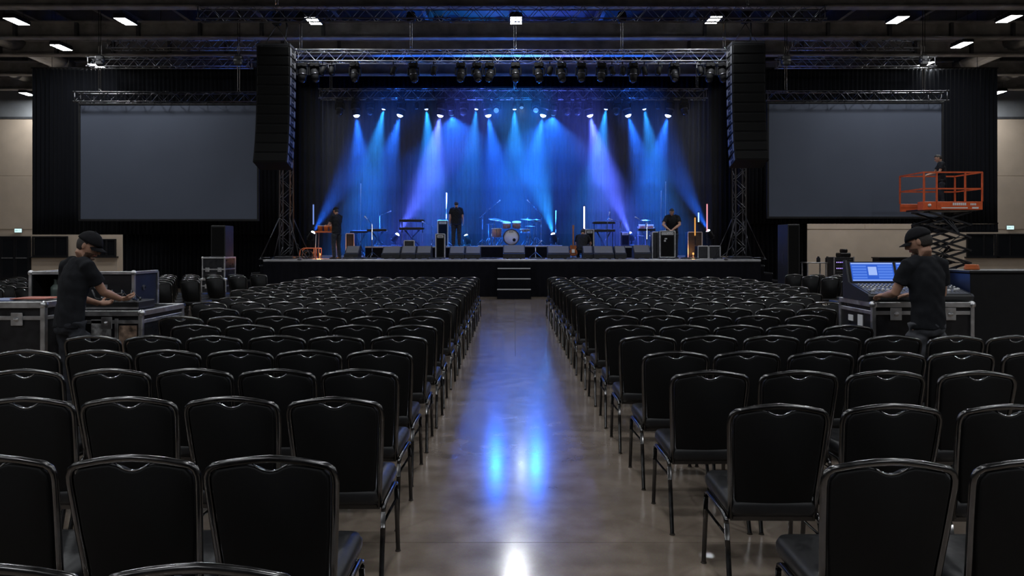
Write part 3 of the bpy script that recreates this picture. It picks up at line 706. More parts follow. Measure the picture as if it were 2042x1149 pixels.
# haze over the stage
hz_o = tag(empty('stage_haze', (0, 0, SZ)), 'thin blue-lit haze hanging over the stage', 'haze', kind='stuff')
layers = ((1.205, 2.1, .46), (2.1, 3.0, .56), (3.0, 4.0, .68), (4.0, 5.2, .83), (5.2, 7.6, 1.0))
for k, (za, zb2, q) in enumerate(layers):
    hm = bpy.data.materials.new('stage_haze'); hm.use_nodes = True
    nt = hm.node_tree; nt.nodes.remove(nt.nodes['Principled BSDF'])
    vsn = nt.nodes.new('ShaderNodeVolumeScatter'); vsn.inputs['Density'].default_value = HAZE*q; vsn.inputs['Color'].default_value = (.96, .97, 1, 1); vsn.inputs['Anisotropy'].default_value = 0.0
    nt.links.new(vsn.outputs[0], nt.nodes['Material Output'].inputs['Volume'])
    MB().box((-8.1, 26.6, za-SZ+.001), (7.9, 31.3, zb2-SZ-.001)).build('haze_layer', hm, hz_o)
# ================================================================== CHAIRS
def lean(z): return -.150-max(0, z-.40)*.185
def arc2(cx, cz, r, a0, a1, n): return [(cx+r*math.cos(a0+(a1-a0)*i/n), cz+r*math.sin(a0+(a1-a0)*i/n)) for i in range(n+1)]
def chair_shapes(detail=True):
    S = {}
    n = 8 if detail else 4
    # back frame outline in x,z
    def half(sg):
        pts = [(.196, .385), (.204, .55), (.216, .72), (.2235, .85)]
        pts += [(.2225, .874), (.214, .897), (.197, .910), (.172, .9155), (.115, .9265), (.05, .9345)] if detail else [(.218, .89), (.196, .911), (.1, .93)]
        return [(sg*x, z) for x, z in pts]
    P = half(-1)+[(0, .9375)]+half(1)[::-1]
    m = MB(); m.tube([(x, lean(z), z) for x, z in P], .0118, n, rb=.0138, side=(0, 1, 0)); S['back_frame'] = m
    # upholstered panel inside the frame; a dip in the top edge leaves the hand hole
    nT = 14 if detail else 6
    top = []
    for i in range(nT+1):
        x = .185-.37*i/nT; z = .900+.020*(1-(x/.185)**2)
        if abs(x) < .062: z -= .030*math.cos(x/.062*PI/2)**.8
        top.append((x, z))
    bot = [(-.178+.356*i/6, .470-.016*math.sin(PI*i/6)) for i in range(7)]
    out = [(.206, .84)]+[(.205, .875)]+top+[(-.205, .875), (-.206, .84), (-.196, .66)]+bot+[(.196, .66)]
    cx, cz = 0, .69
    def ring(k, dy): return [Vector((x*(1-k), lean(cz+(z-cz)*(1-k*.8))+dy, cz+(z-cz)*(1-k*.8))) for x, z in out]
    m = MB()
    if detail: m.loft([ring(.05, -.014), ring(.015, -.011), ring(0, 0), ring(.0, .014), ring(.06, .034), ring(.25, .042)])
    else: m.loft([ring(.02, -.012), ring(0, .02), ring(.1, .035)])
    S['backrest'] = m
    m = MB(); m.tube([(x, lean(.9)-.004, .900+.020*(1-(x/.185)**2)-.030*math.cos(x/.062*PI/2)**.8+.003) for x in [-.0619+.1238*i/(10 if detail else 4) for i in range((10 if detail else 4)+1)]], .0045, 5 if detail else 3); S['hand_grip'] = m
    # seat pad
    def so(w, d0, d1, rad):
        pts = []; k = 5 if detail else 2
        for (sx, yy, a0) in ((1, d1, 0), (-1, d1, PI/2), (-1, d0, PI), (1, d0, 1.5*PI)):
            c = (sx*(w-rad), yy-rad if yy == d1 else yy+rad)
            for i in range(k+1): a = a0+PI/2*i/k; pts.append((c[0]+rad*math.cos(a), c[1]+rad*math.sin(a)))
        return pts
    def sr(w, d0, d1, z, rad=.055): return [Vector((x, y, z)) for x, y in so(w, d0, d1, rad)]
    m = MB()
    if detail: m.loft([sr(.185, -.16, .27, .398), sr(.208, -.175, .285, .402), sr(.216, -.18, .292, .425), sr(.216, -.18, .292, .452), sr(.206, -.172, .283, .474), sr(.16, -.13, .235, .486, .05)])
    else: m.loft([sr(.205, -.175, .285, .40), sr(.216, -.18, .292, .43), sr(.2, -.165, .28, .478)])
    S['seat'] = m
    legs = []
    r = .0125
    for s in (-1, 1):
        legs.append(MB().tube([(s*.222, .20, .365), (s*.223, .215, .22), (s*.226, .235, .012), (s*.226, .236, 0)], [r, r, r*.95, r*1.35], n))
        legs.append(MB().tube([(s*.219, -.165, .365), (s*.221, -.20, .22), (s*.226, -.262, .012), (s*.226, -.263, 0)], [r, r, r*.95, r*1.35], n))
    S['leg'] = legs
    rails = []; braces = []
    for s in (-1, 1):
        rails.append(MB().tube([(s*.222, .20, .36), (s*.2225, .19, .385), (s*.221, .16, .398), (s*.219, -.12, .394), (s*.219, -.152, .385), (s*.219, -.165, .36)], r, n))
        braces.append(MB().tube([(s*.2225, .212, .30), (s*.219, -.178, .31)], .008, 6 if detail else 3))
    S['side_rail'] = rails; S['brace'] = braces
    m = MB(); m.box((-.2, -.158, .375), (.2, -.142, .395)); S['rear_bar'] = m
    m = MB(); m.tube([(-.222, .19, .385), (.222, .19, .385)], .010, 6 if detail else 3); S['front_bar'] = m
    return S
CS = chair_shapes(True); CL = chair_shapes(False)
CM = {'back_frame': M_FRAME, 'backrest': M_FABRIC, 'hand_grip': M_CHROME, 'seat': M_VINYL, 'leg': M_FRAME, 'side_rail': M_FRAME, 'brace': M_FRAME, 'rear_bar': M_FRAME, 'front_bar': M_FRAME}
def chair_proto():
    t = empty('banquet_chair')
    for k, v in CS.items():
        for q in (v if isinstance(v, list) else [v]): q.build(k, CM[k], t)
    return t
def chair_simple_mesh():
    order = [M_FRAME, M_FABRIC, M_CHROME, M_VINYL]; m = MB()
    for k, v in CL.items():
        m.cur = order.index(CM[k])
        for q in (v if isinstance(v, list) else [v]): m.add(q.v, q.f, True)
    return m.mesh('banquet_chair', order)
chair0 = chair_proto(); c_used = [False]
chair_low = chair_simple_mesh()
NCH = [0]
def chair(x, y, rz, label, full, group):
    NCH[0] += 1
    if full:
        o = chair0 if not c_used[0] else copy_tree(chair0); c_used[0] = True
    else: o = inst('banquet_chair', chair_low)
    o.location = (x, y, 0); o.rotation_euler = (0, 0, rz)
    tag(o, label, 'chair', group)
    return o
BACK = .25      # the top of the back stands this far behind the chair's origin
FAR = [8.25, 9.15, 10.0, 10.85, 11.68, 12.52, 13.37, 14.2, 15.1, 16.15]
RD = [2.432, 3.263, 4.137, 4.887, 5.742, 6.5, 7.4]+FAR
LD = [2.478, 3.42, 4.2, 4.956, 5.74, 6.53, 7.3]+FAR
RX = [1.296, 1.232, 1.142, 1.108, 1.08, 1.065, 1.055, 1.045, 1.035, 1.03, 1.02, 1.02, 1.01, 1.01, 1.0, 1.0, .99]
LX = [-.845, -.865, -.902, -.928, -.935, -.94, -.95, -.955, -.96, -.965, -.97, -.975, -.98, -.985, -.99, -1.0, -1.01]
RN = [2, 3, 4, 6, 7, 5, 5, 6, 7, 7, 8, 8, 9, 9, 9, 9, 9]
LN = [3, 4, 5, 6, 6, 5, 6, 6, 7, 7, 7, 8, 8, 8, 8, 8, 8]
rj = random.Random(3)
for side, D_, X_, N_, sg in (('mixing-desk', RD, RX, RN, 1), ('road-case', LD, LX, LN, -1)):
    for k in range(17):
        for c in range(N_[k]):
            sp = .515 if (sg > 0 and k < 3) else .495
            x = X_[k]+sg*sp*c+rj.uniform(-.008, .008); y = D_[k]+BACK+rj.uniform(-.012, .012)
            row = '%s full row from camera' % ORD[k+1] if k < 9 else '%s row from the stage' % ORD[17-k]
            chair(x, y, rj.uniform(-.03, .03), 'black banquet chair, %s from the aisle, %s, %s side' % (ORD[c+1], row, side), k < 8, 'chairs in the main block, %s side' % side)
for c, x in enumerate((-.725, -1.215)):
    chair(x, 1.634+BACK, 0, 'black banquet chair at the bottom frame edge, only its top showing, %s from the aisle' % ORD[c+1], True, 'chairs in the main block, road-case side')
# angled side blocks
rest = MB(); restn = 0
for sg, side in ((-1, 'road-case'), (1, 'mixing-desk')):
    for r in range(7):
        d = 12.7+r*.88; inner = 7.35-.17*r if sg < 0 else 7.3-.06*r
        for c in range(10):
            a = -sg*-.16
            x = sg*(inner+c*.52); y = d+c*.52*-.16
            if abs(x)*FPX/d > 1075: continue
            if c < (6 if sg < 0 else 4):
                chair(x, y, a+rj.uniform(-.03, .03), 'black chair in angled side block, %s from its aisle, %s row from stage, %s side' % (ORD[c+1], ORD[7-r], side), False, 'chairs in the angled side blocks')
            else:
                R = Matrix.Translation((x, y, 0)) @ Matrix.Rotation(a, 4, 'Z'); restn += 1
                order = [M_FRAME, M_FABRIC, M_CHROME, M_VINYL]
                for k, v in CL.items():
                    rest.cur = order.index(CM[k])
                    for q in (v if isinstance(v, list) else [v]): rest.add([R @ Vector(p) for p in q.v], q.f, True)
o = rest.build('banquet_chairs', [M_FRAME, M_FABRIC, M_CHROME, M_VINYL]); tag(o, 'far mass of black chairs at the outer ends of the angled side blocks', 'chairs', kind='stuff')
print('CHAIRS', NCH[0], 'stuff', restn)
# ================================================================== BAND GEAR
def wedge(px0, px1, d, label, py0=490, tilt=0):
    x0 = xs_(px0, d); x1 = xs_(px1, d); W = x1-x0; H = zpx(py0, d)-SZ
    t = thing('wedge_monitor', label, 'stage monitor', ((x0+x1)/2, d, SZ), tilt, 'wedge monitors along the stage front'); h = W/2
    pr = [(0, .02), (0, H*.38), (.10, H*.42), (.42, H), (.5, H), (.55, .02)]
    m = MB(); m.prism([(-h, y, z) for y, z in pr], (W, 0, 0)); b = m.build('cabinet', M_BLACK, t)
    dn = Vector((0, .32, H*.58)).normalized(); nn = Vector((0, -dn.z, dn.y))
    g_ = MB(); p0 = Vector((0, .12, H*.44)); p1 = Vector((0, .41, H*.97))
    vs = [p0+Vector((-h+.03, 0, 0)), p0+Vector((h-.03, 0, 0)), p1+Vector((h-.03, 0, 0)), p1+Vector((-h+.03, 0, 0))]
    g_.prism([v+nn*.0 for v in vs], nn*.022); g_.build('grille', M_WEDGE, t)
    m = MB(); m.box((-.05, -.012, H*.12), (.05, .004, H*.22), .004); m.build('connector_plate', M_STEEL, t)
    for s in (-1, 1): MB().box((s*h*.6-.03, .0, 0), (s*h*.6+.03, .5, .022)).build('skid', M_RUBBER, t)
for i, (a, b, d, lb, py) in enumerate([(686, 714, 23.9, 'wedge monitor behind the crew member near the orange percussion', 491), (760, 797, 23.8, 'wedge monitor at the outer end of the keyboard group', 492), (798, 828, 23.6, 'wedge monitor second in the keyboard group, half of a tight pair', 491),
    (829, 859, 23.6, 'wedge monitor third in the keyboard group, half of a tight pair', 491), (895, 926, 23.6, 'wedge monitor in front of the standing crew member at the riser', 492), (927, 958, 23.6, 'wedge monitor between standing crew member and drum kit', 492),
    (1003, 1047, 23.5, 'lone wedge monitor on the middle line before the bass drum', 489), (1092, 1137, 23.6, 'wedge monitor beside the crouching person, on the drum side', 491), (1163, 1184, 23.8, 'narrow wedge monitor just past the crouching person', 491),
    (1185, 1225, 23.6, 'wedge monitor in the amplifier-side trio, middle one', 491), (1227, 1250, 23.6, 'narrow wedge monitor in the amplifier-side trio, outermost', 491), (1265, 1299, 24.0, 'wedge monitor next to the tall framed amplifier', 489)]):
    wedge(a, b, d, 'grey-grilled '+lb, py)

def stand_tripod(t, h, r=.28, mt=M_CHROME, base_z=0):
    for k in range(3):
        a = k*2*PI/3+.5; MB().tube([(0, 0, base_z+.22), (r*math.cos(a), r*math.sin(a), base_z+.01)], .011, 5).build('leg', mt, t)
    MB().cyl((0, 0, base_z+.1), (0, 0, h), .011, n=6).build('pole', mt, t)
def mic_stand(x, y, z, h, boom, label):
    t = thing('microphone_stand', label, 'microphone stand', (x, y, z), group='microphone stands on the stage')
    stand_tripod(t, h)
    b = Vector(boom); e = Vector((0, 0, h))+b
    MB().tube([Vector((0, 0, h))-b*.2, e], .009, 5).build('boom', M_CHROME, t)
    dn = b.normalized()
    m = MB(); m.lathe([(0, -.09), (.011, -.09), (.018, .02), (.026, .03), (.026, .06), (.014, .08), (0, .08)], e+dn*.07, dn, 10); m.build('microphone', M_ALU, t)
D = 26.6; RZ = SZ+.45
# drum kit: one thing, drums and stands are parts
kx = xs_(1019.5, D)
kit = thing('drum_kit', 'drum kit with white-fronted bass drum on the middle riser', 'drum kit', (kx, D, RZ))
kr = .295
m = MB(); m.lathe([(kr-.005, -.01), (kr, 0), (kr, .40), (kr-.005, .41)], (0, -.15, kr+.01), (0, 1, 0), 28); bd = m.build('bass_drum', M_DRUMWOOD, kit)
m = MB(); m.lathe([(0, 0), (kr-.02, 0), (kr-.02, .02), (0, .02)], (0, -.168, kr+.01), (0, 1, 0), 28); hd = m.build('drum_head', M_DRUMHEAD, bd)
m = MB(); m.lathe([(0, 0), (.06, 0), (.06, .012), (0, .012)], (.11, -.175, kr-.09), (0, 1, 0), 18); m.build('port_hole', M_BLACKM, bd)
m = MB(); m.ring([(kr-.025, 0), (kr+.012, 0), (kr+.012, .04), (kr-.025, .04)], (0, -.185, kr+.01), (0, 1, 0), 28); m.build('hoop', mat('dark_hoop', (.05, .035, .03), .35), bd)
m = MB()
for k, gx in enumerate((-.075, -.055, -.02, .01, .035, .065)):
    m.box((gx, -.178, kr+.19), (gx+.014, -.17, kr+.235-(k % 2)*.015))
m.build('lettering', M_BLACKM, bd)['kind'] = 'stuff'
for k in range(8):
    a = 2*PI*k/8+.2; MB().box((-.012, -.12, kr-.0), (.012, .22, kr+.018), 0, Matrix.Translation((0, 0, kr+.01)) @ Matrix.Rotation(a, 4, 'Y')).build('lug', M_CHROME, bd)
for s in (-1, 1): MB().tube([(s*.26, -.05, kr*.8), (s*.42, -.2, .01)], .011, 6).build('spur', M_CHROME, bd)
def drum(x, y, z, r, h, nm, tilt=0, mt=M_DRUMWOOD):
    R = Matrix.Translation((x, y, z)) @ Matrix.Rotation(tilt, 4, 'X')
    m = MB(); m.lathe([(r, 0), (r, h)], (0, 0, 0), (0, 0, 1), 22); m.v = [tuple(R @ Vector(v)) for v in m.v]; o = m.build(nm, mt, kit)
    m = MB(); m.lathe([(0, h+.004), (r-.01, h+.004), (r+.008, h+.006), (r+.008, h-.03), (r, h-.03)], (0, 0, 0), (0, 0, 1), 22); m.v = [tuple(R @ Vector(v)) for v in m.v]; m.build('drum_head', M_DRUMHEAD, o)
    for k in range(6):
        a = 2*PI*k/6; m = MB(); m.box((-.01, r-.004, .04), (.01, r+.014, h-.02)); m.v = [tuple(R @ Matrix.Rotation(a, 4, 'Z') @ Vector(v)) for v in m.v]; m.build('lug', M_CHROME, o)
drum(-.17, .05, .66, .15, .2, 'rack_tom', .25); drum(.20, .05, .66, .16, .22, 'rack_tom', .25)
drum(-.55, .25, .3, .19, .34, 'floor_tom'); drum(.52, .32, .48, .18, .14, 'snare_drum', 0, M_CHROME)
for s in (-1, 1): MB().tube([(s*.05, .1, .6), (s*.1, .1, .75)], .012, 6).build('tom_arm', M_CHROME, kit)
def cymbal(x, y, h, r, nm, tilt=.15, two=False):
    st_ = MB(); st_.cyl((x, y, .1), (x, y, h+.06), .012, n=6)
    for k in range(3): a = k*2*PI/3+.4; st_.tube([(x, y, .34), (x+.27*math.cos(a), y+.27*math.sin(a), .01)], .011, 5)
    o = st_.build('cymbal_stand', M_CHROME, kit)
    for q in ((0, .05) if two else (0,)):
        m = MB(); m.lathe([(0, .03), (.02, .03), (.05, .012), (r*.7, .004), (r, -.006), (r, -.009), (.05, .006), (0, .02)], (x, y, h+q), (math.sin(tilt)*.5, -math.sin(tilt), math.cos(tilt)), 22); m.build('cymbal', M_CYMBAL, o)
cymbal(-.62, .1, .98, .24, 'crash', .2); cymbal(-.36, .25, .92, .26, 'ride', .12); cymbal(.60, .2, .98, .25, 'crash', .12); cymbal(.95, .3, .92, .18, 'hat', .05, True); cymbal(.70, -.0, .72, .2, 'splash', .05)
for k, (x, y) in enumerate(((-.85, .2), (-.75, -.05), (.85, .15))):
    o = MB(); o.cyl((x, y, .02), (x, y, .82), .011, n=6); o.tube([(x-.12, y, .8), (x+.14, y, .8)], .01, 5); o.tube([(x, y, .3), (x-.2, y-.15, .01)], .01, 5).tube([(x, y, .3), (x+.2, y-.15, .01)], .01, 5); o.build('rack_stand', M_CHROME, kit)
m = MB(); m.lathe([(0, 0), (.16, .0), (.17, .03), (.16, .07), (0, .08)], (.1, .75, .46), (0, 0, 1), 16); o = m.build('throne', M_BLACK, kit); MB().cyl((.1, .75, 0), (.1, .75, .46), .03, n=8).build('throne_post', M_CHROME, o)
mic_stand(xs_(962, 26.4), 26.4, RZ, 1.12, (.55, .05, .47), 'tall boom microphone stand over the drums, on the keyboard side')
mic_stand(xs_(1079, 26.4), 26.4, RZ, 1.14, (-.42, .05, .45), 'tall boom microphone stand over the drums, on the amplifier side')
for px, d, z, h, bm, lb in ((757, 26.7, SZ+.42, 1.15, (.3, .0, .12), 'thin boom microphone stand over the outer keyboard'), (1211, 26.2, SZ, 1.35, (.05, 0, .2), 'upright microphone stand behind the amplifier-side keyboard stack'), (1237, 26.3, SZ, 1.3, (-.3, 0, .1), 'boom microphone stand at the amplifier-side keyboard end'),
                          (862, 26.2, SZ+.42, .75, (-.25, 0, .1), 'short microphone stand beside the small amplifier head'), (742, 25.2, SZ, 1.2, (-.2, .1, .2), 'microphone stand at the outer end of the long riser'), (1290, 25.3, SZ, 1.25, (-.3, .0, .15), 'microphone stand beside the narrow framed rack'), (1068, 25.2, SZ, .4, (.12, 0, .12), 'very short microphone stand before the drum riser')):
    mic_stand(xs_(px, d), d, z, h, bm, lb)
# tall slim stands in the haze
for px, py0, d, zz, lb in ((890, 385, 28.2, SZ+.42, 'slim tall lamp pole behind the standing crew member'), (719, 366, 29.5, SZ, 'very tall thin pole at the back behind the keyboards'), (1108, 420, 29.5, SZ, 'thin pole behind the floor spot beside the drum riser'), (1327, 362, 30, SZ, 'very tall thin pole behind the leaning crew member'), (1318, 380, 30.2, SZ, 'shorter thin pole behind the leaning crew member')):
    t = thing('light_pole', lb, 'pole', (xs_(px, d), d, zz), group='thin poles at the rear of the stage'); h = zpx(py0, d)-zz
    stand_tripod(t, h, .3, M_ALU); MB().cyl((.0, 0, h*.6), (.02, 0, h*1.0), .014, n=8).build('upper_tube', M_ALU, t)
# LED tubes
def led_tube(px, py0, py1, d, c, strength, label, z=SZ):
    t = thing('light_tube', label, 'light tube', (xs_(px, d), d, z), group='upright light tubes on the stage')
    z0 = zpx(py1, d)-z; z1 = zpx(py0, d)-z
    stand_tripod(t, z0, .2, M_STEEL)
    m = MB(); m.cyl((0, 0, z0), (0, 0, z1), .024, n=10); m.build('tube', glow('tube_'+label[:6], c, strength), t)
    MB().cyl((0, 0, z0-.06), (0, 0, z0), .04, n=10).build('cap', M_BLACK, t); MB().cyl((0, 0, z1), (0, 0, z1+.04), .04, n=10).build('cap', M_BLACK, t)
led_tube(625, 408, 448, 25.0, (.25, .4, 1.0), .7, 'bluish upright light tube at the stage end by the orange percussion')
led_tube(1165, 412, 458, 26.5, (.72, .6, 1.0), 6.0, 'violet-white upright light tube behind the crouching person')
led_tube(1393, 424, 443, 26.8, (.45, .75, 1.0), 1.6, 'short pale blue light tube behind the orange uplit case')
led_tube(1410, 407, 462, 25.2, (1.0, .38, .45), .9, 'pink-red upright light tube at the stage end by the scissor-lift side')
led_tube(1386, 434, 470, 26.2, (1.0, .45, .1), .8, 'orange upright light tube beside the stacked rack cases')
# keyboards and tables
def x_stand(t, w_, h):
    for y in (-.12, .12): 
        MB().tube([(-w_/2, y, .01), (w_/2, y, h)], .014, 5).build('leg', M_STEEL, t); MB().tube([(w_/2, y, .01), (-w_/2, y, h)], .014, 5).build('leg', M_STEEL, t)
def keyboard(px0, px1, d, z, py, label, two=False):
    x0, x1 = xs_(px0, d), xs_(px1, d); W = x1-x0; h = zpx(py, d)-z
    t = thing('keyboard', label, 'keyboard', ((x0+x1)/2, d, z), group='keyboards on the stage')
    x_stand(t, W*.6, h-.09)
    for k in ((0, .3) if two else (0,)):
        MB().box((-W/2, -.17, h-.09+k), (W/2, .17, h+k), .015).build('case_body', M_BLACK, t)
        n = 18
        for q in range(n): MB().box((-W/2+.05+(W-.1)*q/n+.003, .0, h+k), (-W/2+.05+(W-.1)*(q+1)/n-.003, .15, h+k+.012)).build('key', M_KEYS, t)
    if two:
        for s in (-1, 1): MB().tube([(s*W*.42, .1, .1), (s*W*.42, .1, h+.22)], .015, 6).build('upright', M_CHROME, t)
keyboard(733, 772, 26.4, SZ+.42, 457, 'wide keyboard on a cross stand at the outer end of the long riser')
keyboard(797, 846, 26.5, SZ+.42, 454, 'two-tier keyboard stack on the long riser near the lit floor spot', True)
keyboard(1182, 1226, 26.6, SZ, 458, 'two-tier keyboard stack behind the wedge monitors, amplifier side', True)
keyboard(1272, 1306, 26.6, SZ+.42, 456, 'small keyboard on a cross stand beside the tall amplifier')
keyboard(700, 735, 26.9, SZ, 460, 'long keyboard on a cross stand behind the crew member by the percussion')
# percussion hand drums etc.
def amp(px0, px1, py0, d, z, label, mt=M_BLACK, metal_edges=True, rack=False, wheels=False, y2=.45):
    x0, x1 = xs_(px0, d), xs_(px1, d); W = x1-x0; H = zpx(py0, d)-z; h = W/2
    t = thing('amplifier' if not rack else 'rack_case', label, 'amplifier' if not rack else 'case', ((x0+x1)/2, d, z), group='amplifiers and racks on the stage')
    b0 = .05 if wheels else 0
    MB().box((-h, 0, b0), (h, y2, H), .015).build('cabinet', mt, t)
    MB().box((-h+.05, -.012, b0+.05), (h-.05, 0, H-.16 if not rack else H-.05), .005).build('grille', M_GRILLE if not rack else M_STEEL, t)
    if not rack: MB().box((-h+.05, -.014, H-.13), (h-.05, 0, H-.04), .005).build('control_panel', M_ALU, t); [MB().cyl((-h+.1+k*(W-.2)/5, -.014, H-.085), (-h+.1+k*(W-.2)/5, -.034, H-.085), .012, n=8).build('knob', M_BLACK, t) for k in range(6)]
    if metal_edges:
        e = .018
        for s in (-1, 1):
            MB().box((s*h-e, -.016, b0), (s*h+e, e, H), .004).build('edge_strip', M_ALU, t)
        for zz in (b0, H): MB().box((-h, -.016, zz-e), (h, e, zz+e), .004).build('edge_strip', M_ALU, t)
    if wheels:
        for sx in (-1, 1):
            for yy in (.06, y2-.06): MB().lathe([(0, -.015), (.025, -.015), (.025, .015), (0, .015)], (sx*(h-.06), yy, .025), (1, 0, 0), 10).build('wheel', M_RUBBER, t)
    return t
a_ = amp(1316, 1346, 461, 24.0, SZ, 'tall black amplifier in a bright metal frame under the leaning crew member', wheels=True)
m = MB(); m.box((-.1, -.03, .66), (-.02, -.014, .70)).box((-.12, -.03, .58), (-.06, -.014, .64)); m.build('emblem', M_ALU, a_)
amp(1301, 1313, 463, 24.3, SZ, 'narrow framed rack standing against the tall amplifier', rack=True)
amp(1168, 1184, 458, 26.0, SZ, 'black speaker cabinet behind the violet light tube')
amp(873, 893, 440, 26.9, SZ+.42, 'small amplifier head stack beside the standing crew member on the riser')
amp(869, 887, 467, 25.2, SZ, 'square black cabinet beside the keyboard riser end')
amp(1372, 1400, 463, 26.4, SZ, 'rack case with the orange tube, behind the low stage boxes', rack=True)
amp(1392, 1412, 491, 24.0, SZ, 'low dark box with metal edges, first of the pair at the stage end', rack=True)
amp(1414, 1436, 491, 24.1, SZ, 'low dark box with metal edges, second of the pair at the stage end', rack=True)
amp(690, 706, 466, 26.3, SZ, 'metal-edged rack case behind the crew member by the percussion', rack=True)
amp(1238, 1256, 462, 26.9, SZ+.42, 'blue-lit speaker cabinet behind the outermost wedge', metal_edges=False)
amp(806, 826, 480, 25.0, SZ, 'small pale road box lying before the keyboard stack', rack=True, y2=.3)
# percussion table and wooden frame, warm coloured
t = thing('percussion_table', 'orange-lit percussion table with hand drums at the stage end', 'percussion table', (xs_(650, 24.9), 24.9, SZ))
h = zpx(461, 24.9)-SZ
MB().box((-.34, -.22, h-.05), (.34, .22, h), .01).build('table_top', M_WOOD, t)
for a in (-1, 1):
    for b in (-1, 1): MB().tube([(a*.29, b*.18, h-.05), (a*.33, b*.2, 0)], .014, 5).build('leg', M_ALU, t)
for k, (x, y, r) in enumerate(((-.2, 0, .1), (.02, -.05, .085), (.2, .03, .11))):
    m = MB(); m.lathe([(r*.75, 0), (r, .16), (r, .19)], (x, y, h), (0, 0, 1), 14); o = m.build('hand_drum', mat('orange_lacquer', (.6, .16, .04), .3, var=.2), t)
    m = MB(); m.lathe([(0, .195), (r+.005, .195), (r+.005, .17), (r, .17)], (x, y, h), (0, 0, 1), 14); m.build('drum_skin', M_DRUMHEAD, o)
t = thing('hand_truck', 'low orange metal hand truck lying at the stage end', 'hand truck', (xs_(617, 23.8), 23.8, SZ))
mo = mat('truck_orange', (.65, .16, .06), .4, var=.15)
for y in (0, .3):
    MB().tube([(-.35, y, .02), (-.30, y, .30), (-.2, y, .36), (.32, y, .36)], .018, 6).build('frame_tube', mo, t)
    MB().tube([(.15, y, .36), (.15, y, .02)], .016, 6).build('frame_tube', mo, t)
    MB().tube([(.32, y, .36), (.32, y, .02)], .016, 6).build('frame_tube', mo, t)
for x in (-.2, .05, .3): MB().tube([(x, 0, .36), (x, .3, .36)], .014, 6).build('crossbar', mo, t)
for y in (-.03, .33): 
    m = MB(); m.tube([(-.12+.13*math.cos(a), y, .14+.13*math.sin(a)) for a in [2*PI*k/16 for k in range(16)]], .025, 6, closed=True); m.build('wheel', M_RUBBER, t)
t = thing('percussion_rack', 'small percussion rack with cymbal and two drums beside the tall amplifier', 'percussion rack', (xs_(1288, 27.2), 27.2, SZ+.42))
for x in (-.3, .3): MB().tube([(x, 0, 0), (x, 0, .75)], .016, 6).build('post', M_CHROME, t)
for z in (.4, .72): MB().tube([(-.34, 0, z), (.34, 0, z)], .014, 6).build('crossbar', M_CHROME, t)
for x, r in ((-.16, .12), (.15, .13)):
    m = MB(); m.lathe([(r, 0), (r, .16)], (x, -.05, .66), (0, 0, 1), 18); o = m.build('drum', M_DRUMWOOD, t); m = MB(); m.lathe([(0, .164), (r+.006, .164), (r+.006, .14), (r, .14)], (x, -.05, .66), (0, 0, 1), 18); m.build('drum_head', M_DRUMHEAD, o)
m = MB(); m.cyl((.0, .1, 0), (0, .1, 1.0), .011, n=6); o = m.build('cymbal_stand', M_CHROME, t); m = MB(); m.lathe([(0, .03), (.05, .012), (.2, -.004), (.2, -.008), (.05, .006), (0, .02)], (0, .1, 1.0), (0, -.1, 1), 20); m.build('cymbal', M_CYMBAL, o)
# two warm lamps added on stage to cast the orange light
def added_warm_lamp(p, c, e, label):
    t = thing('added_warm_lamp', label, 'lamp', p, group='added warm lamps on the stage')
    m = MB(); m.lathe([(.05, 0), (.05, .01), (.012, .02), (.012, .12), (0, .12)], (0, 0, 0), (0, 0, 1), 10); m.build('base', M_BLACK, t)
    m = MB(); m.ell((0, 0, .15), (.035, .035, .045), 10, 6); m.build('bulb', glow('warm_bulb', (1, .45, .12), 1.5), t)
    ld = bpy.data.lights.new('warm_light', 'POINT'); ld.energy = e; ld.color = c; ld.shadow_soft_size = .05
    o = bpy.data.objects.new('warm_light', ld); COL.objects.link(o); o.parent = t; o.location = (0, -.08, .17)
added_warm_lamp((xs_(640, 24.5), 24.35, SZ), (1, .35, .08), 20, 'small added warm lamp on the deck before the percussion table')
added_warm_lamp((xs_(1381, 26), 25.9, SZ), (1, .4, .1), 20, 'small added warm lamp on the deck beside the orange tube')
# loose cables on the deck
cr = random.Random(11)
def cable(label, pts, r=.014):
    o = MB(); q = []
    for i in range(len(pts)-1):
        a, b = Vector(pts[i]), Vector(pts[i+1])
        for k in range(6): q.append(a.lerp(b, k/6)+Vector((cr.uniform(-.05, .05), cr.uniform(-.05, .05), cr.uniform(0, .015))))
    q.append(Vector(pts[-1])); o.tube(q, r, 5)
    tag(o.build('cable', M_CABLE), label, 'cable', 'loose cables on the stage deck')
for i, (px, n, lb) in enumerate(((735, 7, 'between the first two wedge monitors'), (700, 4, 'before the crew member by the percussion'), (975, 4, 'between the drum-side wedges'), (1070, 4, 'beside the lone middle wedge'), (1150, 3, 'at the crouching person'), (1330, 6, 'under the tall framed amplifier'), (1375, 5, 'beside the low stage boxes'), (870, 4, 'behind the tight pair of wedges'))):
    x = xs_(px, 23.4); pts = []
    for k in range(n*3): a = k*1.3; pts.append((x+.34*math.cos(a)*(.6+.4*cr.random()), 23.4+.18*math.sin(a)*(.6+.4*cr.random()), SZ+.02+.01*(k % 3)))
    cable('heap of loose black cable on the stage edge '+lb, pts)
for s, px in ((-1, 600), (1, 1452)):
    cable('cable drooping from tower to deck, '+('percussion end' if s < 0 else 'low box end'), [(xs_(px, 23.6)-s*.02+s*.45, 23.5, SZ+1.2), (xs_(px, 23.6)+s*.15, 23.45, SZ+.55), (xs_(px, 23.6)-s*.25, 23.4, SZ+.03), (xs_(px, 23.6)-s*.55, 23.4, SZ+.02)])
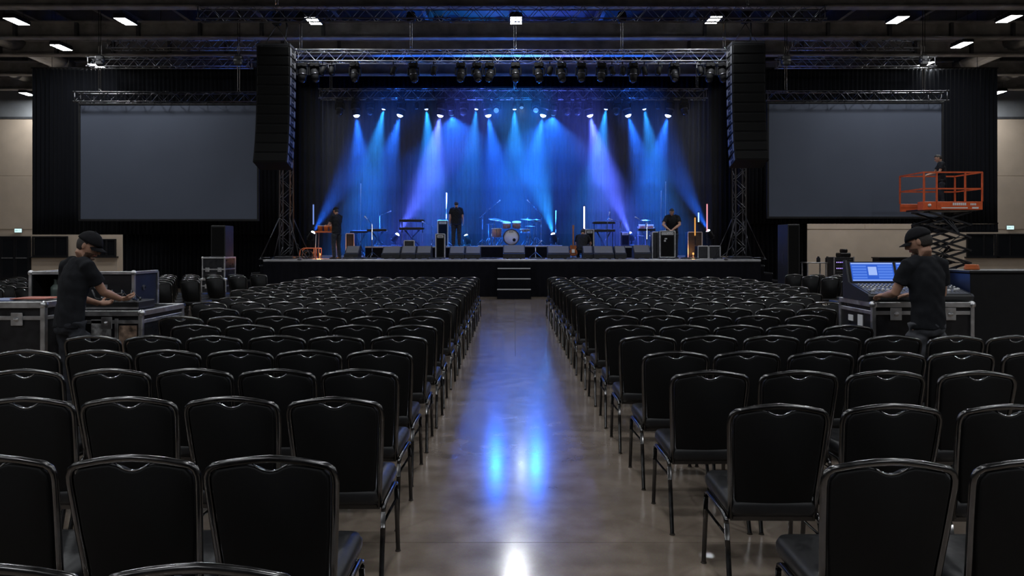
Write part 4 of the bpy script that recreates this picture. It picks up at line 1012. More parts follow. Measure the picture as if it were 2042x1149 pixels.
# guitar on a stand beside the crouching person
t = thing('guitar', 'electric guitar standing upright beside the crouching person', 'guitar', (xs_(1143, 24.35), 24.35, SZ))
outl = [(0, .05), (.10, .06), (.15, .14), (.13, .22), (.09, .27), (.12, .34), (.09, .42), (.03, .40), (0, .38)]
outl = outl+[(-x, z) for x, z in outl[::-1][1:-1]]
MB().prism([(x, -.02, z+.05) for x, z in outl], (0, .045, 0)).build('body', mat('guitar_sunburst', (.3, .09, .03), .25, var=.3), t)
MB().box((-.024, -.035, .40), (.024, -.01, 1.0), .006).build('neck', M_WOOD, t); MB().box((-.035, -.03, 1.0), (.035, -.012, 1.15), .006).build('headstock', M_WOOD, t)
MB().box((-.05, -.03, .2), (.05, -.02, .32)).build('pickguard', M_WHITE, t)
m = MB(); m.tube([(-.16, -.12, .01), (0, .05, .35), (.16, -.12, .01)], .012, 5).tube([(0, .05, .35), (0, .25, .01)], .012, 5).tube([(-.08, -.1, .1), (.08, -.1, .1)], .012, 5); m.build('stand', M_STEEL, t)
# ------------------------------------------------------------------ speakers and cases beside the stage
def speaker_cab(x0, x1, y, z0, z1, dep, label, cols=M_GRILLE):
    t = thing('speaker_cabinet', label, 'loudspeaker', ((x0+x1)/2, y, z0), group='speaker cabinets beside the stage'); h = (x1-x0)/2; H = z1-z0
    MB().box((-h, 0, 0), (h, dep, H), .012).build('cabinet', M_BLACK, t)
    MB().box((-h+.03, -.018, .04), (h-.03, 0, H-.04), .008).build('grille', cols, t)
    for s in (-1, 1): MB().box((s*h-.008, dep*.4, H*.5), (s*h+.008, dep*.6, H*.62), .004).build('handle', M_STEEL, t)
def road_case(label, x0, x1, y0, y1, z0, z1, lid=.75, mt=M_LAMINATE, wheels=True, group='road cases', name='road_case', al=M_ALU, e=.022):
    t = thing(name, label, 'road case', ((x0+x1)/2, y0, z0), group=group); h = (x1-x0)/2; D_ = y1-y0; H = z1-z0; b = .1 if wheels else 0
    zl = b+(H-b)*lid
    MB().box((-h, 0, b), (h, D_, zl-.004), .004).build('body', mt, t)
    MB().box((-h, 0, zl+.004), (h, D_, H), .004).build('lid', mt, t)
    for (sx, sy) in ((-1, 0), (1, 0), (1, 1), (-1, 1)):
        y = 0 if sy == 0 else D_
        MB().box((sx*h-e*.8, y-e*.8, b), (sx*h+e*.8, y+e*.8, H), .003).build('corner_extrusion', al, t)
    for zz in (b, H):
        for y in (0, D_): MB().box((-h, y-e, zz-e), (h, y+e, zz+e), .003).build('edge_extrusion', al, t)
        for sx in (-1, 1): MB().box((sx*h-e, 0, zz-e), (sx*h+e, D_, zz+e), .003).build('edge_extrusion', al, t)
    for sx in (-1, 1):
        MB().box((sx*h-.012, 0, zl-.018), (sx*h+.012, D_, zl+.018), .003).build('lid_extrusion', al, t)
    MB().box((-h, -.012, zl-.018), (h, .012, zl+.018), .003).build('lid_extrusion', al, t)
    for sx in (-1, 1):
        for zz in (b+.0, H):
            MB().ell((sx*h, 0, zz), (.038, .038, .038), 10, 6).build('ball_corner', al, t)
    for sx in (-.55, .55):
        m = MB(); m.box((sx*h-.055, -.02, zl-.07), (sx*h+.055, -.008, zl+.05), .004); m.cyl((sx*h, -.02, zl-.01), (sx*h, -.03, zl-.01), .022, n=10); m.build('latch', al, t)
    m = MB(); m.box((-.08, -.012, (b+zl)/2-.05), (.08, -.004, (b+zl)/2+.05), .004); m.tube([(-.055, -.015, (b+zl)/2), (-.05, -.04, (b+zl)/2-.01), (.05, -.04, (b+zl)/2-.01), (.055, -.015, (b+zl)/2)], .009, 6); m.build('handle', M_STEEL, t)
    if wheels:
        for sx in (-1, 1):
            for y in (.1, D_-.1):
                m = MB(); m.lathe([(0, -.018), (.045, -.018), (.045, .018), (0, .018)], (sx*(h-.1), y, .045), (1, 0, 0), 12); m.build('caster', M_RUBBER, t)
                MB().box((sx*(h-.1)-.03, y-.03, .06), (sx*(h-.1)+.03, y+.03, b)).build('caster_fork', M_STEEL, t)
    return t
road_case('upper metal-edged road case under the speaker cabinet beside the stage', xs_(404, 20), xs_(448, 20), 20.0, 20.75, .72, 1.31, .45, wheels=False)
road_case('lower metal-edged road case at the bottom of the speaker stack', xs_(402, 20), xs_(450, 20), 20.0, 20.8, 0, .70, .7)
speaker_cab(xs_(418, 20), xs_(447, 20), 20.08, 1.335, 2.22, .6, 'black speaker cabinet standing on two stacked road cases beside the stage')
speaker_cab(xs_(1571, 20.5), xs_(1595, 20.5), 20.5, 0, 2.27, .8, 'lone tall black speaker cabinet on the floor beside the stage')
# ================================================================== SCISSOR LIFT
LY = 21.5
t = thing('scissor_lift', 'orange scissor lift raised in front of the projection screen', 'scissor lift', (xs_(1880, LY), LY, 0))
pz = zpx(420, LY); pw = .86; px0 = -pw
tz = zpx(404, LY)
# platform
MB().box((-.70, -.45, pz-.02), (.85, .75, pz+.04), .01).build('platform_floor', M_STEEL, t)
w0, w1, d0, d1 = -.86, .86, -.5, .8
def plat_side(lo, hi): MB().box(lo, hi, .008).build('toe_board', M_ORANGE, t)
plat_side((-.48, d0-.02, pz), (w1, d0+.02, tz)); plat_side((w0, d1-.02, pz), (w1, d1+.02, tz))
plat_side((w1-.02, d0, pz), (w1+.02, d1, tz))
# the end gate box juts out on the screen side
MB().box((-.88, d0, pz), (-.48, d0+.3, tz), .008).build('control_box', M_ORANGE, t)
rz = zpx(347, LY); mz = zpx(379, LY)
for (x, y) in ((-.86, d0), (-.48, d0), (.36, d0), (w1, d0), (-.86, d1), (-.1, d1), (w1, d1)): MB().box((x-.022, y-.022, tz), (x+.022, y+.022, rz), .005).build('rail_post', M_ORANGE, t)
for z in (mz, rz):
    for (a, b) in (((-.86, d0), (w1, d0)), ((-.86, d1), (w1, d1)), ((-.86, d0), (-.86, d1)), ((w1, d0), (w1, d1))):
        MB().bar((a[0], a[1], z), (b[0], b[1], z), .042).build('guard_rail', M_ORANGE, t)
# marks on the toe board
m = MB(); cr2 = random.Random(5)
for k in range(7): m.box((-.02+k*.058, d0-.026, pz+.13), (.025+k*.058, d0-.02, pz+.205)); 
for k in range(4): m.box((.50+k*.045, d0-.026, pz+.13), (.53+k*.045, d0-.02, pz+.19))
m.box((-.35, d0-.026, pz+.04), (.42, d0-.02, pz+.07)).box((.55, d0-.026, pz+.03), (.74, d0-.02, pz+.08))
o = m.build('lettering', M_WHITE, t); o['kind'] = 'stuff'
m = MB(); m.cyl((-.7, d0-.022, pz+.13), (-.7, d0-.002, pz+.13), .05, n=12); m.build('round_decal', M_WHITE, t)
# scissor arms
z0 = .75; n = 5; hh = (pz-.06-z0)/n; L = .62
for y in (-.3, .5):
    for k in range(n):
        za, zb_ = z0+hh*k, z0+hh*(k+1)
        for s in (-1, 1):
            MB().bar((-s*L, y+s*.035, za), (s*L, y+s*.035, zb_), .05, .12, up=Vector((0, 1, 0))).build('scissor_arm', M_STEEL, t)
for k in range(n+1):
    for s in (-1, 1): MB().cyl((s*L, -.36, z0+hh*k), (s*L, .56, z0+hh*k), .03, n=8).build('pivot_tube', M_STEEL, t)
for k in range(n): MB().cyl((0, -.36, z0+hh*(k+.5)), (0, .56, z0+hh*(k+.5)), .028, n=8).build('pivot_tube', M_STEEL, t)
m = MB(); m.cyl((-.4, .1, z0+.1), (.25, .1, z0+hh*2.3), .05, n=10); m.build('ram', M_CHROME, t)
m = MB()
for k in range(3): m.tube([(-.3+.1*k, -.32, z0), (.4, -.38, z0+hh), (-.35, -.4, z0+hh*2), (.3, -.38, z0+hh*3.2), (-.2+.1*k, -.33, z0+hh*4.6)], .02, 6)
m.build('hose', M_CABLE, t)
MB().box((-.85, -.45, .22), (.85, .75, .62), .03).build('chassis', M_ORANGE, t)
MB().box((-.7, -.35, .62), (.7, .65, .72), .02).build('arm_base', M_STEEL, t)
for sx in (-1, 1):
    for y in (-.45, .72):
        m = MB(); m.lathe([(0, -.06), (.2, -.06), (.22, -.03), (.22, .03), (.2, .06), (0, .06)], (sx*.62, y, .22), (0, 1, 0), 16); m.build('wheel', M_RUBBER, t)
LIFT_FLOOR = pz+.04
# ------------------------------------------------------------------ gear behind the side seats by the beige wall
t = thing('equipment_rack', 'rack of gear with blue and purple lights before the beige wall', 'rack', (xs_(1683, 26), 26.0, 0))
MB().box((-.36, 0, .05), (.36, .6, 1.22), .01).build('cabinet', M_STEEL, t)
for k in range(4): MB().box((-.31, -.02, .3+k*.22), (.31, 0, .48+k*.22), .005).build('rack_unit', M_BLACK, t)
m = MB()
for k in range(8): m.box((-.28+k*.07, -.026, 1.02), (-.25+k*.07, -.02, 1.05)).box((-.28+k*.07, -.026, .80), (-.25+k*.07, -.02, .83))
o = m.build('indicator_lights', glow('rack_led', (.35, .25, 1), 3), t); o['kind'] = 'stuff'
for s in (-1, 1): MB().box((s*.36-.02, -.02, .05), (s*.36+.02, .02, 1.24), .004).build('edge_strip', M_ALU, t)
t = thing('work_table', 'metal work table with bottles and small gear before the beige wall', 'table', (xs_(1662, 26.2), 26.4, 0))
MB().box((-.9, 0, .98), (-.12, .6, 1.02), .006).build('table_top', M_ALU, t)
for a in (-.85, -.17):
    for b in (.04, .56): MB().box((a-.02, b-.02, 0), (a+.02, b+.02, .98)).build('leg', M_ALU, t)
for k, (px, lb, h, r) in enumerate(((1632, 'dark round bottle at the outer end of the work table', .22, .07), (1650, 'dark jar near the rack end of the work table', .22, .08))):
    m = MB(); m.lathe([(0, 0), (r, 0), (r, h*.7), (r*.5, h*.85), (r*.5, h), (0, h)], (xs_(px, 26.7), 26.7, 1.02), (0, 0, 1), 12); tag(m.build('bottle', M_BLACK), lb, 'bottle')
m = MB(); m.box((-.2, -.2, 0), (.2, .2, .16), .03).box((-.1, -.12, .16), (.12, .1, .3), .03); m.v = [(v[0]+xs_(1684, 26.2), v[1]+26.3, v[2]+1.22) for v in m.v]
tag(m.build('gear_box', M_BLACK), 'small black stepped gear box on top of the lit rack', 'box')
t = thing('low_counter', 'low dark counter by the beige wall beyond the mixing desk', 'counter', (xs_(1785, 30), 30.0, 0))
MB().box((-.66, 0, 0), (.66, .6, 1.1), .01).build('body', M_BLACKM, t); MB().box((-.7, -.04, 1.1), (.7, .62, 1.15), .008).build('counter_top', M_BLACK, t)
# ================================================================== PEOPLE
def remesh(mb, voxel, smooth=6):
    me = mb.mesh('tmp', M_SKIN); o = bpy.data.objects.new('tmp', me)
    work = bpy.data.scenes.new('work'); work.collection.objects.link(o)        # a scene of its own keeps the evaluation short
    r = o.modifiers.new('r', 'REMESH'); r.mode = 'VOXEL'; r.voxel_size = voxel; r.use_smooth_shade = True
    if smooth: s = o.modifiers.new('s', 'SMOOTH'); s.factor = .5; s.iterations = smooth
    vl = work.view_layers[0]; vl.update(); dg = vl.depsgraph
    out = bpy.data.meshes.new_from_object(o.evaluated_get(dg))
    bpy.data.objects.remove(o); bpy.data.scenes.remove(work); bpy.data.meshes.remove(me)
    return out
def ering(c, s, f, a, b, n=16): return [c+s*(a*math.cos(2*PI*k/n))+f*(b*math.sin(2*PI*k/n)) for k in range(n)]
BASE = dict(pelvis=(0, 0, .95), chest=(0, .0, 1.27), neck=(0, .0, 1.485), head=(0, .03, 1.635), look=(0, 1, -.1),
            shL=(-.185, 0, 1.43), elL=(-.24, -.02, 1.14), wrL=(-.25, .06, .89), hdL=(0, .15, -1), plL=(1, 0, 0),
            shR=(.185, 0, 1.43), elR=(.24, -.02, 1.14), wrR=(.25, .06, .89), hdR=(0, .15, -1), plR=(-1, 0, 0),
            hipL=(-.095, 0, .92), knL=(-.11, .02, .49), anL=(-.12, -.02, .09), ftL=(-.1, 1, 0), hipR=(.095, 0, .92), knR=(.11, .02, .49), anR=(.12, -.02, .09), ftR=(.1, 1, 0))
def person(label, loc, rz, pose, scale=1.0, bulk=1.0, cap=False, fine=False, hair=True, beard=False, curl=.5, longhair=False, jeans=M_JEANS):
    J = dict(BASE); J.update(pose); V = {k: Vector(v)*(scale if k not in ('look', 'hdL', 'hdR', 'plL', 'plR', 'ftL', 'ftR') else 1) for k, v in J.items()}
    sc = scale
    t = thing('person', label, 'person', loc, rz)
    up = Vector((0, 0, 1))
    shr = (V['shR']-V['shL']).normalized(); hpr = (V['hipR']-V['hipL']).normalized()
    # head frame
    F = V['look'].normalized(); R = F.cross(up).normalized(); U = R.cross(F).normalized(); HC = V['head']
    def hp(x, y, z): return HC+(R*x+F*y+U*z)*sc
    B = MB()
    # head
    n_, m_ = 20, 14; vs = [hp(0, .0, .118)]
    for i in range(1, m_):
        th = PI*i/m_
        for k in range(n_):
            a = 2*PI*k/n_; x, y, z = math.sin(th)*math.cos(a), math.sin(th)*math.sin(a), math.cos(th)
            kx = .076; ky = .098; q = max(0, -z)
            px = kx*x*(1-.30*q*q); py = ky*y; 
            if y < 0: py *= (1-.35*q)
            else: py = py*(1-.12*q)+.012*q
            vs.append(hp(px, py, .118*z))
    vs.append(hp(0, .015, -.116)); fs = [(0, 1+k, 1+(k+1) % n_) for k in range(n_)]
    for i in range(m_-2):
        for k in range(n_): fs.append((1+i*n_+k, 1+(i+1)*n_+k, 1+(i+1)*n_+(k+1) % n_, 1+i*n_+(k+1) % n_))
    b0 = 1+(m_-2)*n_
    for k in range(n_): fs.append((len(vs)-1, b0+(k+1) % n_, b0+k))
    B.add(vs, fs, True)
    RM = Matrix((R, F, U)).transposed()
    B.tube([hp(0, .085, .02), hp(0, .108, -.018), hp(0, .112, -.028), hp(0, .09, -.036)], [s*sc for s in (.009, .014, .016, .012)], 8)
    B.ell(hp(0, .080, .036), (.05*sc, .016*sc, .010*sc), 12, 6, RM); B.ell(hp(0, .075, -.098), (.026*sc, .02*sc, .016*sc), 10, 6, RM)
    B.ell(hp(0, .088, -.062), (.024*sc, .011*sc, .010*sc), 10, 6, RM)
    for s in (-1, 1): B.ell(hp(s*.079, -.008, -.005), (.010*sc, .018*sc, .031*sc), 8, 6, RM)
    # neck and slim torso
    nb = V['neck']; pel = V['pelvis']; ch = V['chest']
    B.tube([nb-(nb-ch).normalized()*.05*sc, nb.lerp(HC, .35)-F*.015*sc, HC-U*.05*sc-F*.02*sc], [.066*sc, .058*sc, .056*sc], 12)
    fr = lambda s, ax: s.cross(ax).normalized()*-1
    ax1 = (ch-pel).normalized(); ax2 = (nb-ch).normalized()
    f1 = ax1.cross(hpr).normalized(); f2 = ax2.cross(shr).normalized()
    def tring(c, s, f, a, b): return ering(c, s, f, a*sc*bulk, b*sc*(1+(bulk-1)*1.6))
    B.loft([tring(pel-ax1*.02*sc, hpr, f1, .11, .075), tring(pel.lerp(ch, .4), hpr, f1, .12, .08), tring(ch, shr, f2, .155, .10), tring(ch.lerp(nb, .75), shr, f2, .12, .075), tring(nb, shr, f2, .05, .05)])
    for s in 'LR':
        sh, el, wr = V['sh'+s], V['el'+s], V['wr'+s]; k = sc*(1+(bulk-1)*.7)
        B.tube([ch.lerp(nb, .7), sh, sh.lerp(el, .5), el, el.lerp(wr, .3), el.lerp(wr, .75), wr], [.05*k, .052*k, .046*k, .039*k, .041*k, .031*k, .026*k], 12)
        hd = V['hd'+s].normalized(); pn = V['pl'+s]; pn = (pn-hd*pn.dot(hd)).normalized(); sd = hd.cross(pn).normalized()
        if s == 'L': sd = -sd          # thumb side
        HM = Matrix((sd, hd, pn)).transposed()
        B.ell(wr+hd*.045*sc, (.043*sc, .055*sc, .019*sc), 12, 8, HM)
        B.tube([wr-hd*.02*sc, wr+hd*.02*sc], [.026*sc, .028*sc], 10)
        if fine or True:
            for q, (o_, L_) in enumerate(((.031, .070), (.0105, .08), (-.0105, .075), (-.030, .058))):
                p = wr+(hd*.082+sd*o_)*sc; d_ = hd.copy(); path = [wr+(hd*.05+sd*o_*.9)*sc, p]
                for w_ in range(3):
                    d_ = (Quaternion(d_.cross(pn).normalized(), curl*(.6+.25*w_)) @ d_).normalized() if curl else d_
                    p = p+d_*L_*sc*(.42, .32, .26)[w_]; path.append(p)
                B.tube(path, [r_*sc for r_ in (.010, .0098, .0092, .0085, .0072)], 8)
            th = (hd*.55+sd*.8+pn*.25).normalized(); p = wr+(hd*.02+sd*.03)*sc
            B.tube([p, p+th*.035*sc, p+(th+hd*.25).normalized()*.062*sc+pn*.004*sc, p+(th*.7+hd*.6).normalized()*.085*sc+pn*.010*sc], [.014*sc, .0125*sc, .0105*sc, .008*sc], 8)
        hip, kn, an = V['hip'+s], V['kn'+s], V['an'+s]
        B.tube([hip, hip.lerp(kn, .4), kn, kn.lerp(an, .35), an], [.055*k, .06*k, .046*k, .045*k, .034*k], 12)
        ft = V['ft'+s].normalized(); B.tube([an, an-up*.05*sc+ft*.04*sc, an-up*.06*sc+ft*.12*sc], [.035*sc, .032*sc, .025*sc], 8)
    me = remesh(B, (.0058 if fine else .0085)*sc, 4 if fine else 3); me.name = 'person_body'
    for m in (M_SKIN, M_EYE, M_LIP, M_HAIR, M_STUBBLE): 
        if m.name not in [q.name for q in me.materials if q]: me.materials.append(m)
    ix = {m.name: i for i, m in enumerate(me.materials)}
    inv = RM.transposed()
    for p in me.polygons:
        q = inv @ (Vector(p.center)-HC)/sc
        if q.length > .15 or q.y < .02: continue
        for s in (-1, 1):
            if (q.x-s*.031)**2/.014**2+(q.z-.010)**2/.007**2 < 1 and q.y > .05: p.material_index = ix[M_EYE.name]
            if abs(q.x-s*.032) < .021 and abs(q.z-.034) < .0055 and q.y > .05: p.material_index = ix[M_HAIR.name]
        if abs(q.x) < .025 and abs(q.z+.063) < .009 and q.y > .06: p.material_index = ix[M_LIP.name]
        elif beard and q.z < -.048-.25*max(0, .05-q.y) and q.y > -.0: p.material_index = ix[M_STUBBLE.name]
    body = bpy.data.objects.new('body', me); COL.objects.link(body); body.parent = t
    # T-shirt
    S = MB()
    S.loft([tring(pel-ax1*.075*sc, hpr, f1, .166, .122), tring(pel, hpr, f1, .168, .124), tring(pel.lerp(ch, .45), hpr, f1, .160, .118), tring(ch.lerp(pel, .2), shr, f2, .178, .124), tring(ch.lerp(nb, .25), shr, f2, .184, .124), tring(ch.lerp(nb, .62), shr, f2, .165, .105), tring(ch.lerp(nb, .9), shr, f2, .105, .082), tring(nb+ax2*.012*sc, shr, f2, .068, .066)])
    for s in 'LR':
        sh, el = V['sh'+s], V['el'+s]; k = sc*(1+(bulk-1)*.7); e = sh.lerp(el, .66)
        S.tube([ch.lerp(nb, .78), sh.lerp(nb, .5)+up*.004*sc, sh, sh.lerp(el, .3), e], [.066*k, .062*k, .069*k, .068*k, .070*k], 14)
    sm = remesh(S, .0095*sc, 5)
    # fold wrinkles on the cloth
    nrm = [n.vector.copy() for n in sm.vertex_normals]
    for v in sm.vertices:
        c = v.co; wv = math.sin(c.z*38/sc+math.sin(c.x*17)*2.2+c.y*9)*math.sin(c.x*23+c.z*11+1.3)
        v.co = c+nrm[v.index]*wv*.0045*sc
    sm.materials.clear(); sm.materials.append(M_TSHIRT); o = bpy.data.objects.new('t_shirt', sm); COL.objects.link(o); o.parent = t
    # trousers
    P = MB()
    P.loft([tring(pel+ax1*.03*sc, hpr, f1, .150, .108), tring(pel-ax1*.04*sc, hpr, f1, .162, .118), tring(pel-ax1*.10*sc, hpr, f1, .150, .112), tring(pel-ax1*.13*sc, hpr, f1, .10, .09)])
    for s in 'LR':
        hip, kn, an = V['hip'+s], V['kn'+s], V['an'+s]; k = sc*(1+(bulk-1)*.7)
        P.tube([hip+up*.01*sc, hip.lerp(kn, .25), hip.lerp(kn, .6), kn, kn.lerp(an, .35), kn.lerp(an, .8), an-up*.02*sc], [.088*k, .093*k, .078*k, .066*k, .064*k, .057*k, .060*k], 14)
    pm = remesh(P, .0105*sc, 5)
    nrm = [n.vector.copy() for n in pm.vertex_normals]
    for v in pm.vertices:
        c = v.co; v.co = c+nrm[v.index]*(math.sin(c.z*46/sc+math.sin(c.x*25)*2)*math.sin(c.y*30+c.z*8+.4))*.004*sc
    pm.materials.clear(); pm.materials.append(jeans); o = bpy.data.objects.new('trousers', pm); COL.objects.link(o); o.parent = t
    for s in 'LR':
        an = V['an'+s]; ft = Vector(V['ft'+s]); ft.z = 0; ft.normalize(); sd = ft.cross(up); z0 = an.z-.09*sc
        base = Vector((an.x, an.y, z0)); m = MB(); rings = []
        for (q, a, hgt) in ((-.075, .028, .05), (-.06, .038, .075), (-.01, .042, .095), (.06, .044, .075), (.12, .049, .055), (.17, .044, .045), (.195, .028, .03)):
            c = base+ft*q*sc; rings.append([c+sd*(a*sc*math.cos(2*PI*k/12))+up*(hgt*sc*.5*(1+math.sin(2*PI*k/12))) for k in range(12)])
        m.loft(rings); m.build('shoe', M_SHOE, t)
    if hair or cap:
        m = MB(); vs = []; fs = []; nn, mm = 20, 9
        zmin = -.45 if not longhair else -.85
        for i in range(mm+1):
            for k in range(nn):
                a = 2*PI*k/nn; sy = math.sin(a)
                lim = zmin if sy < -.2 else (zmin+(.55-zmin)*min(1, (sy+.2)/.55))
                z = 1-(1-lim)*i/mm; r_ = math.sqrt(max(0, 1-z*z)); q = max(0, -z)
                vs.append(hp(.083*r_*math.cos(a)*(1-.2*q*q), .105*r_*sy*(1-.22*q)-.003, .125*z))
        for i in range(mm):
            for k in range(nn): fs.append((i*nn+k, (i+1)*nn+k, (i+1)*nn+(k+1) % nn, i*nn+(k+1) % nn))
        fs.append(tuple(mm*nn+k for k in range(nn)))
        m.add(vs, fs, True); m.build('hair', M_HAIR, t)
    if cap:
        m = MB(); vs = []; fs = []; nn, mm = 20, 7
        for i in range(mm+1):
            z = math.cos(PI/2*i/mm*.93); r_ = math.sqrt(1-z*z)
            for k in range(nn): a = 2*PI*k/nn; vs.append(hp(.090*r_*math.cos(a), .112*r_*math.sin(a)-.004, .020+.112*z-.012*math.sin(a)*(1-z)))
        for i in range(mm):
            for k in range(nn): fs.append((i*nn+k, (i+1)*nn+k, (i+1)*nn+(k+1) % nn, i*nn+(k+1) % nn))
        fs.append(tuple(range(nn-1, -1, -1))); fs.append(tuple(mm*nn+k for k in range(nn)))
        m.add(vs, fs, True); m.ell(hp(0, -.004, .134), (.009*sc, .009*sc, .006*sc), 8, 5); cp = m.build('cap', M_CAP, t)
        m = MB(); top = []; 
        for i in range(5):
            for k in range(11):
                u = -1+2*k/10; rr = i/4
                top.append(hp(.078*u*(1-.12*rr), .085*math.sqrt(max(0, 1-u*u*.75))+.075*rr*math.sqrt(max(0, 1-u*u*.9)), .026-.018*u*u-.022*rr))
        fs = [(i*11+k, i*11+k+1, (i+1)*11+k+1, (i+1)*11+k) for i in range(4) for k in range(10)]; b = len(top)
        vs = top+[p-U*.004*sc for p in top]; fs += [tuple(q+b for q in reversed(f)) for f in fs]
        rim = [i*11 for i in range(5)]+[44+k for k in range(1, 11)]+[10+i*11 for i in (3, 2, 1, 0)]
        fs += [(rim[i], rim[i+1], rim[i+1]+b, rim[i]+b) for i in range(len(rim)-1)]
        m.add(vs, fs, True); m.build('brim', M_CAP, cp)
    return t
# technician bending over the road cases
person('crew member in black cap and T-shirt bending over the road cases', (-4.10, 6.62, 0), -.55,
       dict(pelvis=(-.01, -.03, .94), chest=(0, .01, 1.27), neck=(.01, .055, 1.475), head=(.04, .12, 1.60), look=(.72, .55, -.42),
            shL=(-.168, .03, 1.42), shR=(.168, .03, 1.42), elR=(.14, .19, 1.18), wrR=(.05, .40, 1.10), hdR=(.12, 1, .02), plR=(-.35, 0, 1), elL=(-.235, .05, 1.16), wrL=(-.10, .28, 1.06), hdL=(.5, 1, .05), plL=(.4, -.2, 1),
            ), 1.045, .92, cap=True, fine=True, beard=True, curl=.8)
person('crew member in black T-shirt and cap working the mixing desk', (3.72, 6.42, 0), .22,
       dict(pelvis=(0, -.02, .95), neck=(0, .02, 1.485), head=(-.015, .07, 1.625), look=(-.62, .75, -.3), shL=(-.165, .02, 1.425), shR=(.165, .02, 1.425),
            elL=(-.23, .10, 1.18), wrL=(-.13, .34, 1.145), hdL=(.1, 1, -.12), plL=(.1, .1, -1), elR=(.235, .08, 1.17), wrR=(.16, .34, 1.145), hdR=(-.1, 1, -.12), plR=(-.1, .1, -1)), 1.05, .92, cap=True, fine=True, beard=True, jeans=mat('washed_grey_denim', (.05, .052, .06), .88, var=.3, scale=18, bump=.12, bscale=40))
person('crew member in black standing on the raised scissor lift platform', (xs_(1883, 21.6), 21.75, LIFT_FLOOR), 1.25,
       dict(head=(-.0, .09, 1.62), neck=(0, .03, 1.48), look=(.1, 1, -.5), elR=(.22, .13, 1.2), wrR=(.12, .36, 1.12), hdR=(-.1, 1, -.3), plR=(0, 0, -1), elL=(-.24, .1, 1.17), wrL=(-.12, .36, 1.10), hdL=(.1, 1, -.3), plL=(0, 0, -1)), .97)
person('crew member in dark clothes standing sideways by the orange percussion', (xs_(671, 23.9), 23.9, SZ), 1.0,
       dict(elR=(.24, .12, 1.16), wrR=(.10, .33, 1.15), hdR=(-.3, 1, .1), plR=(-.3, 0, 1), elL=(-.24, .10, 1.16), wrL=(-.08, .33, 1.12), hdL=(.3, 1, 0), plL=(.3, 0, 1), look=(.0, 1, -.25)), .99, 1.08, cap=True)
person('bulky crew member seen from behind, standing on the long riser', (xs_(910, 26.3), 26.3, SZ+.42), .1,
       dict(wrR=(.27, .16, .93), hdR=(0, .6, -.8), look=(-.2, 1, -.2)), .95, 1.28, beard=True)
person('crew member leaning with both hands on the tall framed amplifier', (xs_(1341, 24.72), 24.72, SZ), PI+.05,
       dict(pelvis=(0, -.06, .95), chest=(.03, .03, 1.26), neck=(.05, .10, 1.46), head=(.07, .16, 1.58), look=(.15, 1, -.75), shL=(-.16, .09, 1.40), shR=(.23, .09, 1.39), elL=(-.19, .22, 1.15), wrL=(.08, .36, .985), hdL=(.5, .7, -.25), plL=(0, .2, -1),
            elR=(.38, .22, 1.14), wrR=(.24, .37, .985), hdR=(-.4, .7, -.25), plR=(0, .2, -1)), 1.02, 1.2, cap=False)
person('crouching person in dark clothes beside the guitar', (xs_(1160, 24.55), 24.55, SZ), -.3,
       dict(pelvis=(0, -.12, .34), chest=(0, .05, .60), neck=(0, .16, .80), head=(0, .25, .93), look=(.1, 1, -.6), shL=(-.18, .13, .76), shR=(.18, .13, .76), elL=(-.25, .30, .52), wrL=(-.14, .46, .35), hdL=(.2, .7, -.7), plL=(.4, 0, -1), elR=(.25, .30, .52), wrR=(.14, .46, .35), hdR=(-.2, .7, -.7), plR=(-.4, 0, -1),
            hipL=(-.095, -.10, .33), knL=(-.17, .28, .46), anL=(-.14, .02, .09), hipR=(.095, -.10, .33), knR=(.17, .28, .46), anR=(.14, .02, .09)), 1.0, 1.1, longhair=True)
# ================================================================== FRONT-OF-HOUSE: road cases and mixing desk
cg = 'road cases around the bending crew member'
A = road_case('low road case with bright metal edges at the frame edge', -5.45, -4.37, 6.62, 7.08, 0, 1.12, .88, group=cg, e=.028)
Bc = road_case('wide road case under the open trunk', -5.3, -3.78, 7.22, 8.1, 0, .985, .90, group=cg, e=.026)
# stickers on its front
m = MB(); m.box((-.0, -.012, .74), (.2, -.004, .92)); m.v = [(v[0]+.26, v[1], v[2]) for v in m.v]; m.build('sticker', mat('grey_sticker', (.3, .3, .3), .5, var=.6, scale=25), Bc)
m = MB(); m.box((.54, -.012, .36), (.72, -.004, .86)); m.build('poster', mat('printed_poster', (.32, .22, .16), .5, var=.8, scale=14), Bc)
m = MB(); m.box((.54, -.016, .36), (.72, -.01, .52)); m.build('poster_foot', mat('printed_poster_orange', (.42, .16, .08), .5, var=.5, scale=20), Bc)
MB().box((.50, -.02, .1), (.535, -.002, .93), .003).build('edge_strip', M_ALU, Bc)
# open trunk standing on it: back, sides, top and a dark inside
t = thing('open_trunk', 'open-fronted road trunk on top of the wide case, end coloured as if lit blue', 'road case', (-4.62, 7.62, 1.012), group=cg)
W, Dp, H = .55, .5, .345
for (nm, lo, hi, mt) in (('back_panel', (-W, Dp-.02, 0), (W, Dp, H), M_LAMINATE), ('end_panel', (W-.02, 0, 0), (W, Dp-.02, H), M_BLUELIT), ('end_panel', (-W, 0, 0), (-W+.02, Dp-.02, H), M_LAMINATE), ('top_panel', (-W, 0, H), (W, Dp, H+.02), M_LAMINATE), ('bottom_panel', (-W+.02, 0, 0), (W-.02, Dp-.02, .02), M_LAMINATE), ('front_panel', (-.02, .0, .02), (W-.02, .015, H), M_LAMINATE)):
    MB().box(lo, hi, .003).build(nm, mt, t)
e = .016
for x in (-W, W):
    MB().box((x-e, -e, 0), (x+e, e, H+.02), .003).build('edge_strip', M_ALU, t); MB().box((x-e, Dp-e, 0), (x+e, Dp+e, H+.02), .003).build('edge_strip', M_ALU, t); MB().box((x-e, 0, H+.02-e), (x+e, Dp, H+.02+e), .003).build('edge_strip', M_ALU, t)
